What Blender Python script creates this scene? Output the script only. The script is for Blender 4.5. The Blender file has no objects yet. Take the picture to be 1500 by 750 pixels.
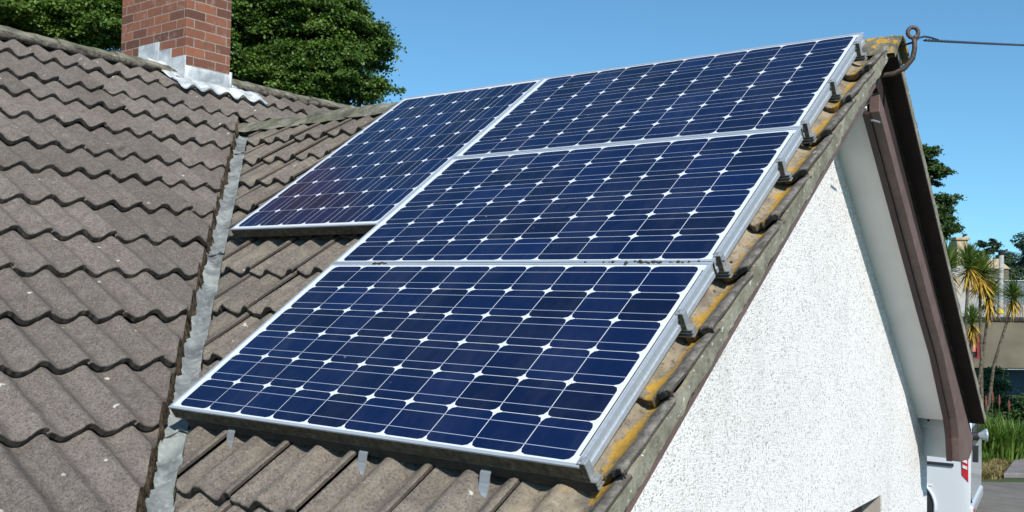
import bpy, bmesh, math, random
import numpy as np
from mathutils import Vector, Matrix, noise
random.seed(7); rng = np.random.default_rng(11)
scn = bpy.context.scene
COL = scn.collection
R = math.radians

# ------------------------------------------------------------------ camera
CAM = Vector((2.895325, -1.950675, 0.416453))
RIGHT = Vector((0.802453, 0.596458, 0.017532)); DOWN = Vector((-0.007038, 0.038839, -0.999221)); FWD = Vector((-0.596674, 0.801704, 0.035365))
FPX = 1415.34
def at(px, py, d):                      # a point seen at photo pixel (px, py), d metres deep
    return CAM + (RIGHT * ((px - 750) / FPX) + DOWN * ((py - 375) / FPX) + FWD) * d
def at_z(px, py, z):
    r = RIGHT * ((px - 750) / FPX) + DOWN * ((py - 375) / FPX) + FWD
    return CAM + r * ((z - CAM.z) / r.z)
cam = bpy.data.cameras.new('camera'); camo = bpy.data.objects.new('camera', cam); COL.objects.link(camo)
M = Matrix((RIGHT, -DOWN, -FWD)).transposed().to_4x4(); M.translation = CAM
camo.matrix_world = M
cam.sensor_width = 36; cam.lens = 36 * FPX / 1500; cam.clip_start = .05; cam.clip_end = 3000
scn.camera = camo

# ------------------------------------------------------------------ light
SUN = Vector((.605, -.45, .657)).normalized()
w = bpy.data.worlds.new('World'); scn.world = w; w.use_nodes = True
nt = w.node_tree; bg = nt.nodes['Background']; sky = nt.nodes.new('ShaderNodeTexSky')
sky.sky_type = 'NISHITA'; sky.sun_disc = False
sky.sun_elevation = math.asin(SUN.z); sky.sun_rotation = math.atan2(SUN.x, SUN.y)
sky.altitude = 0; sky.air_density = 1.0; sky.dust_density = 0.35; sky.ozone_density = 2.4
tcw = nt.nodes.new('ShaderNodeTexCoord'); lift = nt.nodes.new('ShaderNodeVectorMath'); lift.operation = 'ADD'   # start the gradient above the haziest band
nt.links.new(tcw.outputs['Generated'], lift.inputs[0]); lift.inputs[1].default_value = (0, 0, .085); nt.links.new(lift.outputs[0], sky.inputs[0])
tint = nt.nodes.new('ShaderNodeMix'); tint.data_type = 'RGBA'; tint.blend_type = 'MULTIPLY'; tint.inputs[0].default_value = 1
nt.links.new(sky.outputs[0], tint.inputs[6]); tint.inputs[7].default_value = (.74, 1.15, 1.22, 1)
nt.links.new(tint.outputs[2], bg.inputs[0]); bg.inputs[1].default_value = 0.116
sl = bpy.data.lights.new('sun', 'SUN'); sl.energy = 5.0; sl.angle = R(.53); sl.color = (1, .955, .89)
so = bpy.data.objects.new('sun', sl); COL.objects.link(so)
so.rotation_euler = SUN.to_track_quat('Z', 'Y').to_euler(); so.location = SUN * 50
scn.view_settings.view_transform = 'Standard'; scn.view_settings.look = 'None'
scn.view_settings.exposure = 0.24; scn.view_settings.gamma = 1; scn.view_settings.use_curve_mapping = False

# ------------------------------------------------------------------ materials
class G:
    def __init__(s, name):
        s.m = bpy.data.materials.new(name); s.m.use_nodes = True; s.t = s.m.node_tree
        s.p = s.t.nodes['Principled BSDF']; s.tc = None
    def n(s, typ, **kw):
        nd = s.t.nodes.new(typ)
        for k, v in kw.items(): setattr(nd, k, v)
        return nd
    def co(s):
        if s.tc is None: s.tc = s.n('ShaderNodeTexCoord')
        return s.tc.outputs['Object']
    def put(s, sock, v):
        if hasattr(v, 'is_output'): s.t.links.new(v, sock)
        else:
            if isinstance(v, tuple) and len(v) == 3 and sock.type == 'RGBA': v = v + (1,)
            sock.default_value = v
    def noise(s, sc, det=4, rough=.55, co=None, dist=0):
        nd = s.n('ShaderNodeTexNoise'); s.put(nd.inputs['Vector'], co or s.co())
        nd.inputs['Scale'].default_value = sc; nd.inputs['Detail'].default_value = det
        nd.inputs['Roughness'].default_value = rough; nd.inputs['Distortion'].default_value = dist
        return nd.outputs['Fac']
    def vor(s, sc, feat='F1', out='Distance', co=None, rand=1):
        nd = s.n('ShaderNodeTexVoronoi', feature=feat); s.put(nd.inputs['Vector'], co or s.co())
        nd.inputs['Scale'].default_value = sc; nd.inputs['Randomness'].default_value = rand
        return nd.outputs[out]
    def ramp(s, f, stops):
        nd = s.n('ShaderNodeValToRGB'); s.put(nd.inputs[0], f); e = nd.color_ramp.elements
        while len(e) < len(stops): e.new(.5)
        for k, (p, c) in enumerate(stops):
            e[k].position = p; e[k].color = (c, c, c, 1) if not isinstance(c, tuple) else c + (1,)
        return nd.outputs[0]
    def step(s, f, a, b): return s.ramp(f, [(a, 0.), (b, 1.)])
    def mix(s, f, a, b, mode='MIX'):
        nd = s.n('ShaderNodeMix', data_type='RGBA', blend_type=mode); s.put(nd.inputs[0], f); s.put(nd.inputs[6], a); s.put(nd.inputs[7], b)
        return nd.outputs[2]
    def math(s, op, a, b=0., clamp=False):
        nd = s.n('ShaderNodeMath', operation=op, use_clamp=clamp); s.put(nd.inputs[0], a); s.put(nd.inputs[1], b); return nd.outputs[0]
    def mul(s, a, b): return s.math('MULTIPLY', a, b)
    def attr(s, name): return s.n('ShaderNodeAttribute', attribute_name=name).outputs['Fac']
    def mapco(s, scale=(1, 1, 1), rot=(0, 0, 0)):
        nd = s.n('ShaderNodeMapping'); s.put(nd.inputs[0], s.co()); nd.inputs['Scale'].default_value = scale; nd.inputs['Rotation'].default_value = rot
        return nd.outputs[0]
    def sep(s): 
        nd = s.n('ShaderNodeSeparateXYZ'); s.put(nd.inputs[0], s.co()); return nd.outputs
    def bump(s, h, strength=.5, dist=.01, prev=None):
        nd = s.n('ShaderNodeBump'); s.put(nd.inputs['Height'], h); nd.inputs['Strength'].default_value = strength; nd.inputs['Distance'].default_value = dist
        if prev: s.t.links.new(prev, nd.inputs['Normal'])
        return nd.outputs[0]
    def done(s, col, rough=.8, normal=None, metal=0., spec=None, coat=None):
        s.put(s.p.inputs['Base Color'], col); s.put(s.p.inputs['Roughness'], rough); s.put(s.p.inputs['Metallic'], metal)
        if normal: s.t.links.new(normal, s.p.inputs['Normal'])
        if spec is not None: s.p.inputs['Specular IOR Level'].default_value = spec
        if coat: s.p.inputs['Coat Weight'].default_value = coat[0]; s.p.inputs['Coat Roughness'].default_value = coat[1]
        return s.m

def plain(name, c, rough=.7, metal=0., var=.18, sc=9, bump=.15, bsc=60, spec=None):
    g = G(name); f = g.noise(sc, 5)
    lo = tuple(x * (1 - var) for x in c); hi = tuple(min(1, x * (1 + var)) for x in c)
    col = g.ramp(f, [(.3, lo), (.7, hi)])
    return g.done(col, rough, g.bump(g.noise(bsc, 4), bump, .004), metal, spec)

def tile_material(name, wing):
    g = G(name)
    tint = g.attr('tint'); lip = g.attr('lip'); hh = g.attr('crest')
    big = g.noise(2.2, 5, .6); mid = g.noise(17, 6, .65, dist=.4); fine = g.noise(120, 4, .7); grit = g.noise(210, 3, .7)
    if wing: a, b, c = (.114, .096, .079), (.184, .156, .126), (.272, .238, .190)
    else: a, b, c = (.110, .090, .078), (.174, .147, .128), (.256, .220, .190)
    col = g.ramp(g.math('ADD', g.mul(mid, .55), g.mul(g.noise(38, 8, .78), .45)), [(.37, a), (.50, b), (.64, c)])
    col = g.mix(g.step(big, .35, .7), col, g.mix(.5, col, (.17, .135, .115)), 'MIX')
    t = g.math('ADD', g.mul(tint, .50), .74)
    nd = g.n('ShaderNodeVectorMath', operation='SCALE'); g.put(nd.inputs[0], col); g.put(nd.inputs['Scale'], t); col = nd.outputs[0]
    # speckle of the sand facing
    col = g.mix(g.mul(g.step(fine, .49, .60), .74), col, (.048, .040, .035))
    col = g.mix(g.mul(g.step(g.noise(90, 5, .8), .55, .63), .50), col, (.36, .315, .265))
    col = g.mix(g.mul(g.step(g.noise(42, 6, .78), .52, .63), .55), col, (.072, .061, .052))
    col = g.mix(g.mul(g.step(grit, .52, .66), .55), col, (.40, .365, .32))
    col = g.mix(g.mul(g.step(grit, .46, .30), .40), col, (.06, .052, .045))
    if wing:
        # sandy weathered faces, greenish patches, streaks running down the slope
        st = g.noise(11, 4, .6, g.mapco((3.4, .5, .5)))
        col = g.mix(g.mul(g.step(st, .48, .68), .28), col, (.30, .25, .175))
        col = g.mix(g.mul(g.step(g.noise(7, 4), .58, .74), .3), col, (.185, .18, .10))
        # last tiles along the verge: bare pale sand and yellow lichen
        vg = g.attr('verge')
        sandy = g.ramp(g.noise(30, 5, .7), [(.3, (.25, .205, .145)), (.7, (.37, .31, .22))])
        sandy = g.mix(g.mul(g.step(g.noise(62, 4, .7), .56, .64), .75), sandy, (.085, .06, .04))
        sandy = g.mix(g.mul(g.step(g.noise(9, 5, .7), .48, .62), .6), sandy, (.16, .14, .105))
        crust = g.ramp(g.noise(34, 6, .75), [(.36, (.06, .052, .045)), (.5, (.135, .122, .105)), (.64, (.25, .232, .20))])
        col = g.mix(g.mul(g.attr('outer'), .9), col, crust)
        col = g.mix(g.mul(vg, g.step(g.noise(13, 4), .30, .52)), col, sandy)
        ly = g.attr('lichen')
        lf = g.math('ADD', ly, g.math('ADD', g.mul(g.math('SUBTRACT', g.noise(19, 7, .78), .5), 1.9), g.mul(g.math('SUBTRACT', g.noise(5.5, 2), .5), 1.1)))
        lc = g.ramp(g.noise(75, 3), [(.35, (.36, .225, .04)), (.65, (.50, .29, .03))])
        col = g.mix(g.mul(g.step(lf, .56, .68), .92), col, lc)
        col = g.mix(g.mul(g.step(g.noise(5.3, 3), .70, .74), g.mul(g.step(g.noise(33, 3), .5, .62), .8)), col, (.44, .28, .05))
    col = g.mix(g.mul(g.step(g.noise(3.1, 7, .72, dist=.6), .52, .66), .42), col, (.075, .064, .054))
    col = g.mix(g.mul(g.step(g.noise(6.5, 6, .75), .60, .72), .35), col, (.21, .20, .165))
    # old dark blotches and white lichen crusts
    v = g.n('ShaderNodeTexVoronoi', feature='F1'); g.put(v.inputs['Vector'], g.co()); v.inputs['Scale'].default_value = 5.2
    wob = g.math('ADD', v.outputs['Distance'], g.mul(g.math('SUBTRACT', g.noise(40, 4), .5), .16))
    rnd = g.n('ShaderNodeSeparateColor'); g.put(rnd.inputs[0], v.outputs['Color'])
    pick = g.math('GREATER_THAN', rnd.outputs[0], .72)
    col = g.mix(g.mul(g.mul(g.ramp(wob, [(.07, 1.), (.16, 0.)]), pick), .75), col, (.055, .045, .042))
    v2 = g.n('ShaderNodeTexVoronoi', feature='F1'); g.put(v2.inputs['Vector'], g.co()); v2.inputs['Scale'].default_value = 13
    wob2 = g.math('ADD', v2.outputs['Distance'], g.mul(g.math('SUBTRACT', g.noise(60, 4), .5), .46))
    rnd2 = g.n('ShaderNodeSeparateColor'); g.put(rnd2.inputs[0], v2.outputs['Color'])
    pick2 = g.math('GREATER_THAN', rnd2.outputs[1], .70)
    col = g.mix(g.mul(g.mul(g.ramp(wob2, [(.05, 1.), (.13, 0.)]), pick2), .85), col, (.52, .50, .45))
    # black algae crust on the broken front lip; painted gap shade on side skirts
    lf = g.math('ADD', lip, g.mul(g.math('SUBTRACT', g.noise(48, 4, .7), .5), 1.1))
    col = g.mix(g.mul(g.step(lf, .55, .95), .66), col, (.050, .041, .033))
    n1 = g.bump(mid, .45, .007); n2 = g.bump(fine, .9, .006, n1); n3 = g.bump(grit, .6, .002, n2)
    return g.done(col, .93, n3, spec=.25)

MAT = {}
MAT['tile_main'] = tile_material('weathered concrete tile', False)
MAT['tile_wing'] = tile_material('sandy concrete tile', True)

def ridge_material():
    g = G('mossy ridge tile'); f = g.noise(9, 6, .65); ff = g.noise(90, 4, .7)
    col = g.ramp(f, [(.36, (.060, .060, .042)), (.5, (.135, .130, .096)), (.66, (.25, .235, .185))])
    col = g.mix(g.mul(g.step(ff, .5, .7), .5), col, (.07, .065, .05))
    col = g.mix(g.mul(g.step(g.noise(6, 4, .6), .56, .70), .7), col, (.10, .125, .055))
    col = g.mix(g.mul(g.step(g.noise(14, 5, .7), .66, .70), .9), col, (.42, .21, .025))
    col = g.mix(g.mul(g.step(g.noise(21, 4, .7), .68, .71), .9), col, (.55, .54, .50))
    ly = g.attr('lichen'); lf = g.math('ADD', ly, g.mul(g.math('SUBTRACT', g.noise(13, 6, .72), .5), 1.8))
    col = g.mix(g.mul(g.step(lf, .52, .62), .92), col, g.ramp(g.noise(70, 3), [(.35, (.38, .20, .02)), (.65, (.55, .30, .025))]))
    return g.done(col, .95, g.bump(ff, .7, .006, g.bump(f, .5, .012)), spec=.2)
MAT['ridge'] = ridge_material()

def mortar_material(name, a, b, sc=26):
    g = G(name); f = g.noise(sc, 6, .75); col = g.ramp(f, [(.40, a), (.60, b)])
    return g.done(col, .97, g.bump(g.noise(sc * 2.2, 5, .7), 1, .02, g.bump(f, .8, .02)), spec=.15)
MAT['mortar'] = mortar_material('old bedding mortar', (.06, .05, .042), (.22, .19, .155))
MAT['edge_mortar'] = mortar_material('dirty cut tile edge', (.014, .011, .008), (.17, .125, .08), 40)

def verge_material():
    g = G('mossy verge board'); st = g.noise(10, 5, .6)
    col = g.ramp(st, [(.3, (.135, .130, .095)), (.55, (.24, .23, .175)), (.78, (.36, .34, .275))])
    col = g.mix(g.mul(g.step(g.noise(55, 4, .7), .52, .66), .6), col, (.085, .072, .05))
    col = g.mix(g.mul(g.step(g.noise(12, 6, .75), .50, .64), .65), col, (.10, .092, .068))
    col = g.mix(g.mul(g.step(g.noise(30, 4, .7), .63, .67), .9), col, (.58, .57, .52))
    col = g.mix(g.mul(g.step(g.noise(8, 4, .7), .66, .72), .55), col, (.32, .22, .06))
    return g.done(col, .95, g.bump(g.noise(70, 5), .6, .005), spec=.2)
MAT['verge'] = verge_material()

def lead_material(name, a, b, c, rough=.62):
    g = G(name); f = g.noise(5, 6, .65, g.mapco((1.2, 1.2, 1.2)), dist=.8); ff = g.noise(40, 5, .65)
    col = g.ramp(f, [(.38, a), (.5, b), (.62, c)])
    col = g.mix(g.mul(g.step(ff, .52, .72), .30), col, (.62, .64, .63))
    col = g.mix(g.mul(g.step(g.noise(16, 5, .7), .60, .70), .45), col, (.23, .235, .20))
    return g.done(col, rough, g.bump(ff, .30, .003, g.bump(g.noise(11, 3), .18, .008)), .08, spec=.4)
MAT['lead'] = lead_material('weathered valley lead', (.10, .11, .112), (.17, .186, .184), (.255, .28, .265))
MAT['lead_white'] = lead_material('chimney lead', (.29, .31, .32), (.44, .46, .47), (.58, .60, .60), .6)

def brick_material():
    g = G('red brick'); nd = g.n('ShaderNodeTexBrick')
    sx = g.sep(); comb = g.n('ShaderNodeCombineXYZ')
    g.put(comb.inputs[0], g.math('ADD', sx[0], sx[1])); g.put(comb.inputs[1], sx[2])
    nzz = g.n('ShaderNodeTexNoise'); g.put(nzz.inputs['Vector'], g.co()); nzz.inputs['Scale'].default_value = 25
    wv = g.n('ShaderNodeVectorMath', operation='SCALE'); g.put(wv.inputs[0], nzz.outputs['Color']); wv.inputs['Scale'].default_value = .008
    wa = g.n('ShaderNodeVectorMath', operation='ADD'); g.put(wa.inputs[0], comb.outputs[0]); g.put(wa.inputs[1], wv.outputs[0])
    g.put(nd.inputs['Vector'], wa.outputs[0]); nd.inputs['Scale'].default_value = 1
    nd.inputs['Brick Width'].default_value = .195; nd.inputs['Row Height'].default_value = .0715; nd.inputs['Mortar Size'].default_value = .0055
    nd.inputs['Mortar Smooth'].default_value = .2; nd.inputs['Bias'].default_value = 0
    nd.inputs['Color1'].default_value = (.29, .112, .062, 1); nd.inputs['Color2'].default_value = (.105, .048, .036, 1); nd.inputs['Mortar'].default_value = (.31, .235, .19, 1)
    col = g.mix(g.mul(g.step(g.noise(30, 5, .7), .45, .75), .5), nd.outputs['Color'], (.11, .062, .05))
    col = g.mix(g.mul(g.step(g.noise(5, 5, .7), .56, .70), .55), col, (.085, .062, .052))
    col = g.mix(g.mul(g.step(g.noise(8, 6, .75), .57, .70), .50), col, (.40, .33, .29))
    col = g.mix(g.mul(g.step(g.noise(60, 4, .7), .60, .75), .5), col, (.30, .12, .07))
    h = g.math('SUBTRACT', g.mul(g.noise(80, 4), .4), nd.outputs['Fac'])
    return g.done(col, .9, g.bump(h, .8, .006), spec=.25)
MAT['brick'] = brick_material()

def roughcast_material():
    g = G('white roughcast'); big = g.noise(1.7, 4)
    wob = g.n('ShaderNodeTexNoise'); g.put(wob.inputs['Vector'], g.co()); wob.inputs['Scale'].default_value = 60
    ws = g.n('ShaderNodeVectorMath', operation='SCALE'); g.put(ws.inputs[0], wob.outputs['Color']); ws.inputs['Scale'].default_value = .02
    wa = g.n('ShaderNodeVectorMath', operation='ADD'); g.put(wa.inputs[0], g.co()); g.put(wa.inputs[1], ws.outputs[0]); co = wa.outputs[0]
    v = g.vor(150, co=co); nz_ = g.noise(95, 4, .75); n3 = g.noise(330, 3, .7)
    col = g.ramp(big, [(.3, (.78, .755, .73)), (.7, (.85, .83, .81))])
    col = g.mix(g.mul(g.step(g.noise(4, 5, .7, g.mapco((1, 1, .35))), .52, .72), .35), col, (.50, .475, .45))
    sc = g.n('ShaderNodeSeparateColor'); g.put(sc.inputs[0], g.vor(135, out='Color', co=co))
    col = g.mix(g.mul(g.step(sc.outputs[0], .64, .86), .42), col, (.50, .465, .44))
    col = g.mix(g.mul(g.step(sc.outputs[1], .86, .92), .70), col, (.30, .26, .24))
    col = g.mix(g.mul(g.step(n3, .56, .70), .45), col, (.42, .40, .39))
    h = g.math('ADD', g.mul(v, -.8), g.mul(nz_, .8)); n = g.bump(h, .55, .009); n = g.bump(n3, .35, .003, n)
    return g.done(col, .9, n, spec=.2)
MAT['roughcast'] = roughcast_material()

def cell_material():
    g = G('blue solar cell'); r = g.attr('cellrand')
    col = g.ramp(r, [(0., (.0026, .0062, .024)), (.5, (.0030, .0092, .041)), (.9, (.0034, .0118, .055)), (1., (.018, .014, .035))])
    sp = g.step(g.noise(260, 2), .70, .74)
    col = g.mix(g.mul(sp, .06), col, (.3, .32, .4))
    col = g.mix(g.mul(g.step(g.noise(3.1, 6, .7, g.mapco((1.6, .6, 1))), .45, .75), .045), col, (.30, .30, .32))
    dr = g.n('ShaderNodeTexVoronoi', feature='F1'); g.put(dr.inputs['Vector'], g.co()); dr.inputs['Scale'].default_value = 3.4
    col = g.mix(g.mul(g.ramp(g.math('ADD', dr.outputs['Distance'], g.mul(g.noise(70, 2), .03)), [(.026, 1.), (.034, 0.)]), .35), col, (.5, .52, .55))
    dust = g.noise(2.3, 5, .6)
    rough = g.math('ADD', g.mul(dust, .16), .14)
    return g.done(col, rough, None, 0, spec=.24)
MAT['cell'] = cell_material()
MAT['backsheet'] = plain('white backsheet under glass', (.60, .635, .68), .12, 0, .06, 4, 0)
MAT['busbar'] = plain('silver busbar', (.30, .34, .44), .25, .0, .06, 5, 0)
def alu(name, c, rough=.38, metal=.75, var=.10):
    g = G(name); f = g.noise(14, 5, .6, g.mapco((.6, 5, 5))); ff = g.noise(120, 3)
    col = g.ramp(f, [(.3, tuple(x * (1 - var) for x in c)), (.7, tuple(min(1, x * (1 + var)) for x in c))])
    col = g.mix(g.mul(g.step(ff, .62, .72), .25), col, (.35, .34, .32))
    return g.done(col, rough, g.bump(ff, .08, .002), metal)
MAT['alu'] = alu('anodised aluminium', (.47, .51, .55), .42, .45)
MAT['alu_dull'] = alu('dull aluminium', (.40, .42, .43), .5, .6, .18)
MAT['alu_rail'] = alu('grey rail aluminium', (.26, .265, .26), .55, .5, .25)
MAT['skirt'] = plain('shade black rail face', (.030, .025, .018), .85, 0, .4, 30, .5, 90)  # near-black tone stands in for shade below the lowest frame
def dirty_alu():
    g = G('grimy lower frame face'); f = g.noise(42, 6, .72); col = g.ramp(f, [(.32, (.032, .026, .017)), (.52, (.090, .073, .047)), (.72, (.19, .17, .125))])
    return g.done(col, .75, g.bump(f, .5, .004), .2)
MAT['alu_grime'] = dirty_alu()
MAT['joint'] = plain('black mortar joint dirt', (.03, .028, .024), .9, 0, .4, 40, .8, 120)
MAT['brown'] = plain('brown painted board', (.125, .080, .068), .6, 0, .20, 12, .3, 50)
MAT['brown_trim'] = plain('dark brown trim', (.042, .020, .018), .55, 0, .2, 12, .2)
MAT['brown_dark'] = plain('near black stained timber', (.020, .008, .007), .8, 0, .35, 10, .3)
MAT['soffit'] = plain('off white soffit board', (.78, .75, .72), .7, 0, .05, 5, .1)
def upvc():
    g = G('stained white eaves box'); f = g.noise(9, 5, .7); col = g.ramp(f, [(.3, (.66, .665, .65)), (.62, (.72, .73, .72)), (.76, (.50, .47, .42))])
    return g.done(col, .5, g.bump(f, .1, .004))
MAT['upvc'] = upvc()
MAT['iron'] = plain('rusty iron', (.085, .060, .048), .6, .4, .4, 60, .5, 120)
MAT['cable'] = plain('black cable', (.022, .024, .035), .6, 0, .2, 30, .1)
MAT['screw'] = plain('galvanised fixing', (.40, .40, .40), .45, .6, .15, 30, .1)
MAT['glass_dark'] = plain('dark glass', (.012, .015, .018), .06, 0, .1, 5, 0)
MAT['van_paint'] = G('silver white van paint').done((.60, .635, .66), .28, None, .15, coat=(.7, .06))
MAT['tyre'] = plain('tyre rubber', (.02, .02, .021), .85)
MAT['rim'] = alu('wheel rim', (.5, .51, .53), .35, .7)
MAT['black_plastic'] = plain('black plastic', (.018, .018, .02), .5)
def lens(name, c): 
    g = G(name); return g.done(g.ramp(g.noise(30, 2), [(.3, tuple(x * .7 for x in c)), (.7, c)]), .12, None, 0, coat=(1, .03))
MAT['lens_red'] = lens('red tail lamp lens', (.45, .012, .022)); MAT['lens_clear'] = lens('clear tail lamp lens', (.72, .66, .68))
def asphalt(name, c, sc=1.):
    g = G(name); f = g.noise(1.3 * sc, 6, .65); ff = g.noise(55, 4, .75)
    st = g.noise(2.2, 4, .6, g.mapco((.5, 3.2, 1), (0, 0, .6)))
    col = g.ramp(f, [(.3, tuple(x * .75 for x in c)), (.7, tuple(x * 1.3 for x in c))])
    col = g.mix(g.mul(g.step(ff, .5, .68), .5), col, tuple(x * 2. for x in c)); col = g.mix(g.mul(g.step(st, .5, .66), .4), col, tuple(x * .5 for x in c))
    return g.done(col, .92, g.bump(ff, .6, .012))
MAT['road'] = asphalt('worn tarmac', (.125, .115, .100)); MAT['path'] = asphalt('grey pavement', (.155, .142, .140))
def ground_mat():
    g = G('rough grass and earth'); f = g.noise(.6, 6, .65); ff = g.noise(24, 5, .7)
    col = g.ramp(f, [(.3, (.030, .045, .014)), (.55, (.055, .085, .022)), (.75, (.12, .10, .045))])
    col = g.mix(g.mul(g.step(ff, .45, .7), .6), col, (.03, .045, .012)); return g.done(col, .95, g.bump(ff, .8, .05))
MAT['ground'] = ground_mat()
def leafmat(name, stops, trans=.28):
    g = G(name); r = g.attr('leafrand'); col = g.ramp(r, stops)
    g.put(g.p.inputs['Base Color'], col); g.p.inputs['Roughness'].default_value = .5; g.p.inputs['Specular IOR Level'].default_value = .35
    tr = g.n('ShaderNodeBsdfTranslucent'); g.put(tr.inputs['Color'], g.mix(1., col, (1., 1.15, .5), 'MULTIPLY'))
    mx = g.n('ShaderNodeMixShader'); mx.inputs[0].default_value = trans
    out = [n for n in g.t.nodes if n.type == 'OUTPUT_MATERIAL'][0]
    g.t.links.new(g.p.outputs[0], mx.inputs[1]); g.t.links.new(tr.outputs[0], mx.inputs[2]); g.t.links.new(mx.outputs[0], out.inputs[0])
    return g.m
MAT['leaf'] = leafmat('sycamore leaf', [(0, (.030, .062, .011)), (.5, (.076, .142, .020)), (.85, (.130, .205, .032)), (1, (.17, .19, .045))])
MAT['leaf_blue'] = leafmat('dark broad leaf', [(0, (.026, .052, .014)), (.6, (.050, .094, .022)), (1, (.08, .13, .034))])
MAT['leaf_far'] = leafmat('distant leaf', [(0, (.018, .034, .015)), (.6, (.030, .054, .022)), (1, (.048, .078, .028))], .15)
MAT['grass'] = leafmat('grass blade', [(0, (.055, .11, .018)), (.6, (.115, .21, .032)), (1, (.20, .25, .06))], .35)
MAT['dry_grass'] = leafmat('dry grass blade', [(0, (.15, .115, .045)), (.6, (.27, .21, .09)), (1, (.38, .31, .15))], .3)
MAT['blade_green'] = leafmat('green sword leaf', [(0, (.055, .095, .020)), (.6, (.115, .18, .036)), (1, (.22, .26, .07))], .3)
MAT['blade_yellow'] = leafmat('dying yellow sword leaf', [(0, (.20, .105, .020)), (.4, (.38, .225, .028)), (1, (.60, .42, .07))], .3)
MAT['poker'] = plain('red flower spike', (.17, .045, .025), .7, 0, .4, 30)
MAT['bark'] = mortar_material('grey brown bark', (.05, .04, .03), (.17, .14, .105), 14)
MAT['whitewash'] = plain('weathered whitewash', (.36, .35, .335), .9, 0, .25, 1.5, .4, 20)
MAT['stone_tan'] = plain('tan stone', (.38, .30, .19), .9, 0, .3, 5, .5, 20)
MAT['render_tan'] = plain('pebble grey render', (.125, .108, .076), .95, 0, .22, 1.2, .6, 40)
MAT['slate'] = plain('slate roof', (.10, .105, .115), .7, 0, .2, 4, .3, 15)
MAT['blue_door'] = plain('blue painted boarding', (.020, .042, .075), .6, 0, .25, 3)
MAT['red_paint'] = plain('red painted frame', (.17, .018, .016), .5, 0, .3, 8)
MAT['pink_blind'] = plain('pink board behind window', (.42, .13, .12), .7, 0, .15, 6)
MAT['pole_wood'] = plain('weathered pole', (.30, .30, .285), .85, 0, .2, 12, .4)
MAT['yellow'] = plain('yellow plate', (.75, .55, .02), .6, 0, .05)
MAT['shed_grey'] = plain('grey green sheeting', (.135, .165, .165), .7, 0, .18, .8)
MAT['picket'] = plain('pale fence paint', (.36, .35, .33), .8, 0, .12, 6)
MAT['brick_far'] = plain('red brown brick wall', (.22, .095, .065), .9, 0, .3, 4, .5, 14)
MAT['window_brown'] = plain('brown window frame', (.075, .030, .024), .5, 0, .2, 10)
MAT['reveal'] = plain('grey window reveal', (.40, .36, .31), .9, 0, .15, 8, .4)

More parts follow.
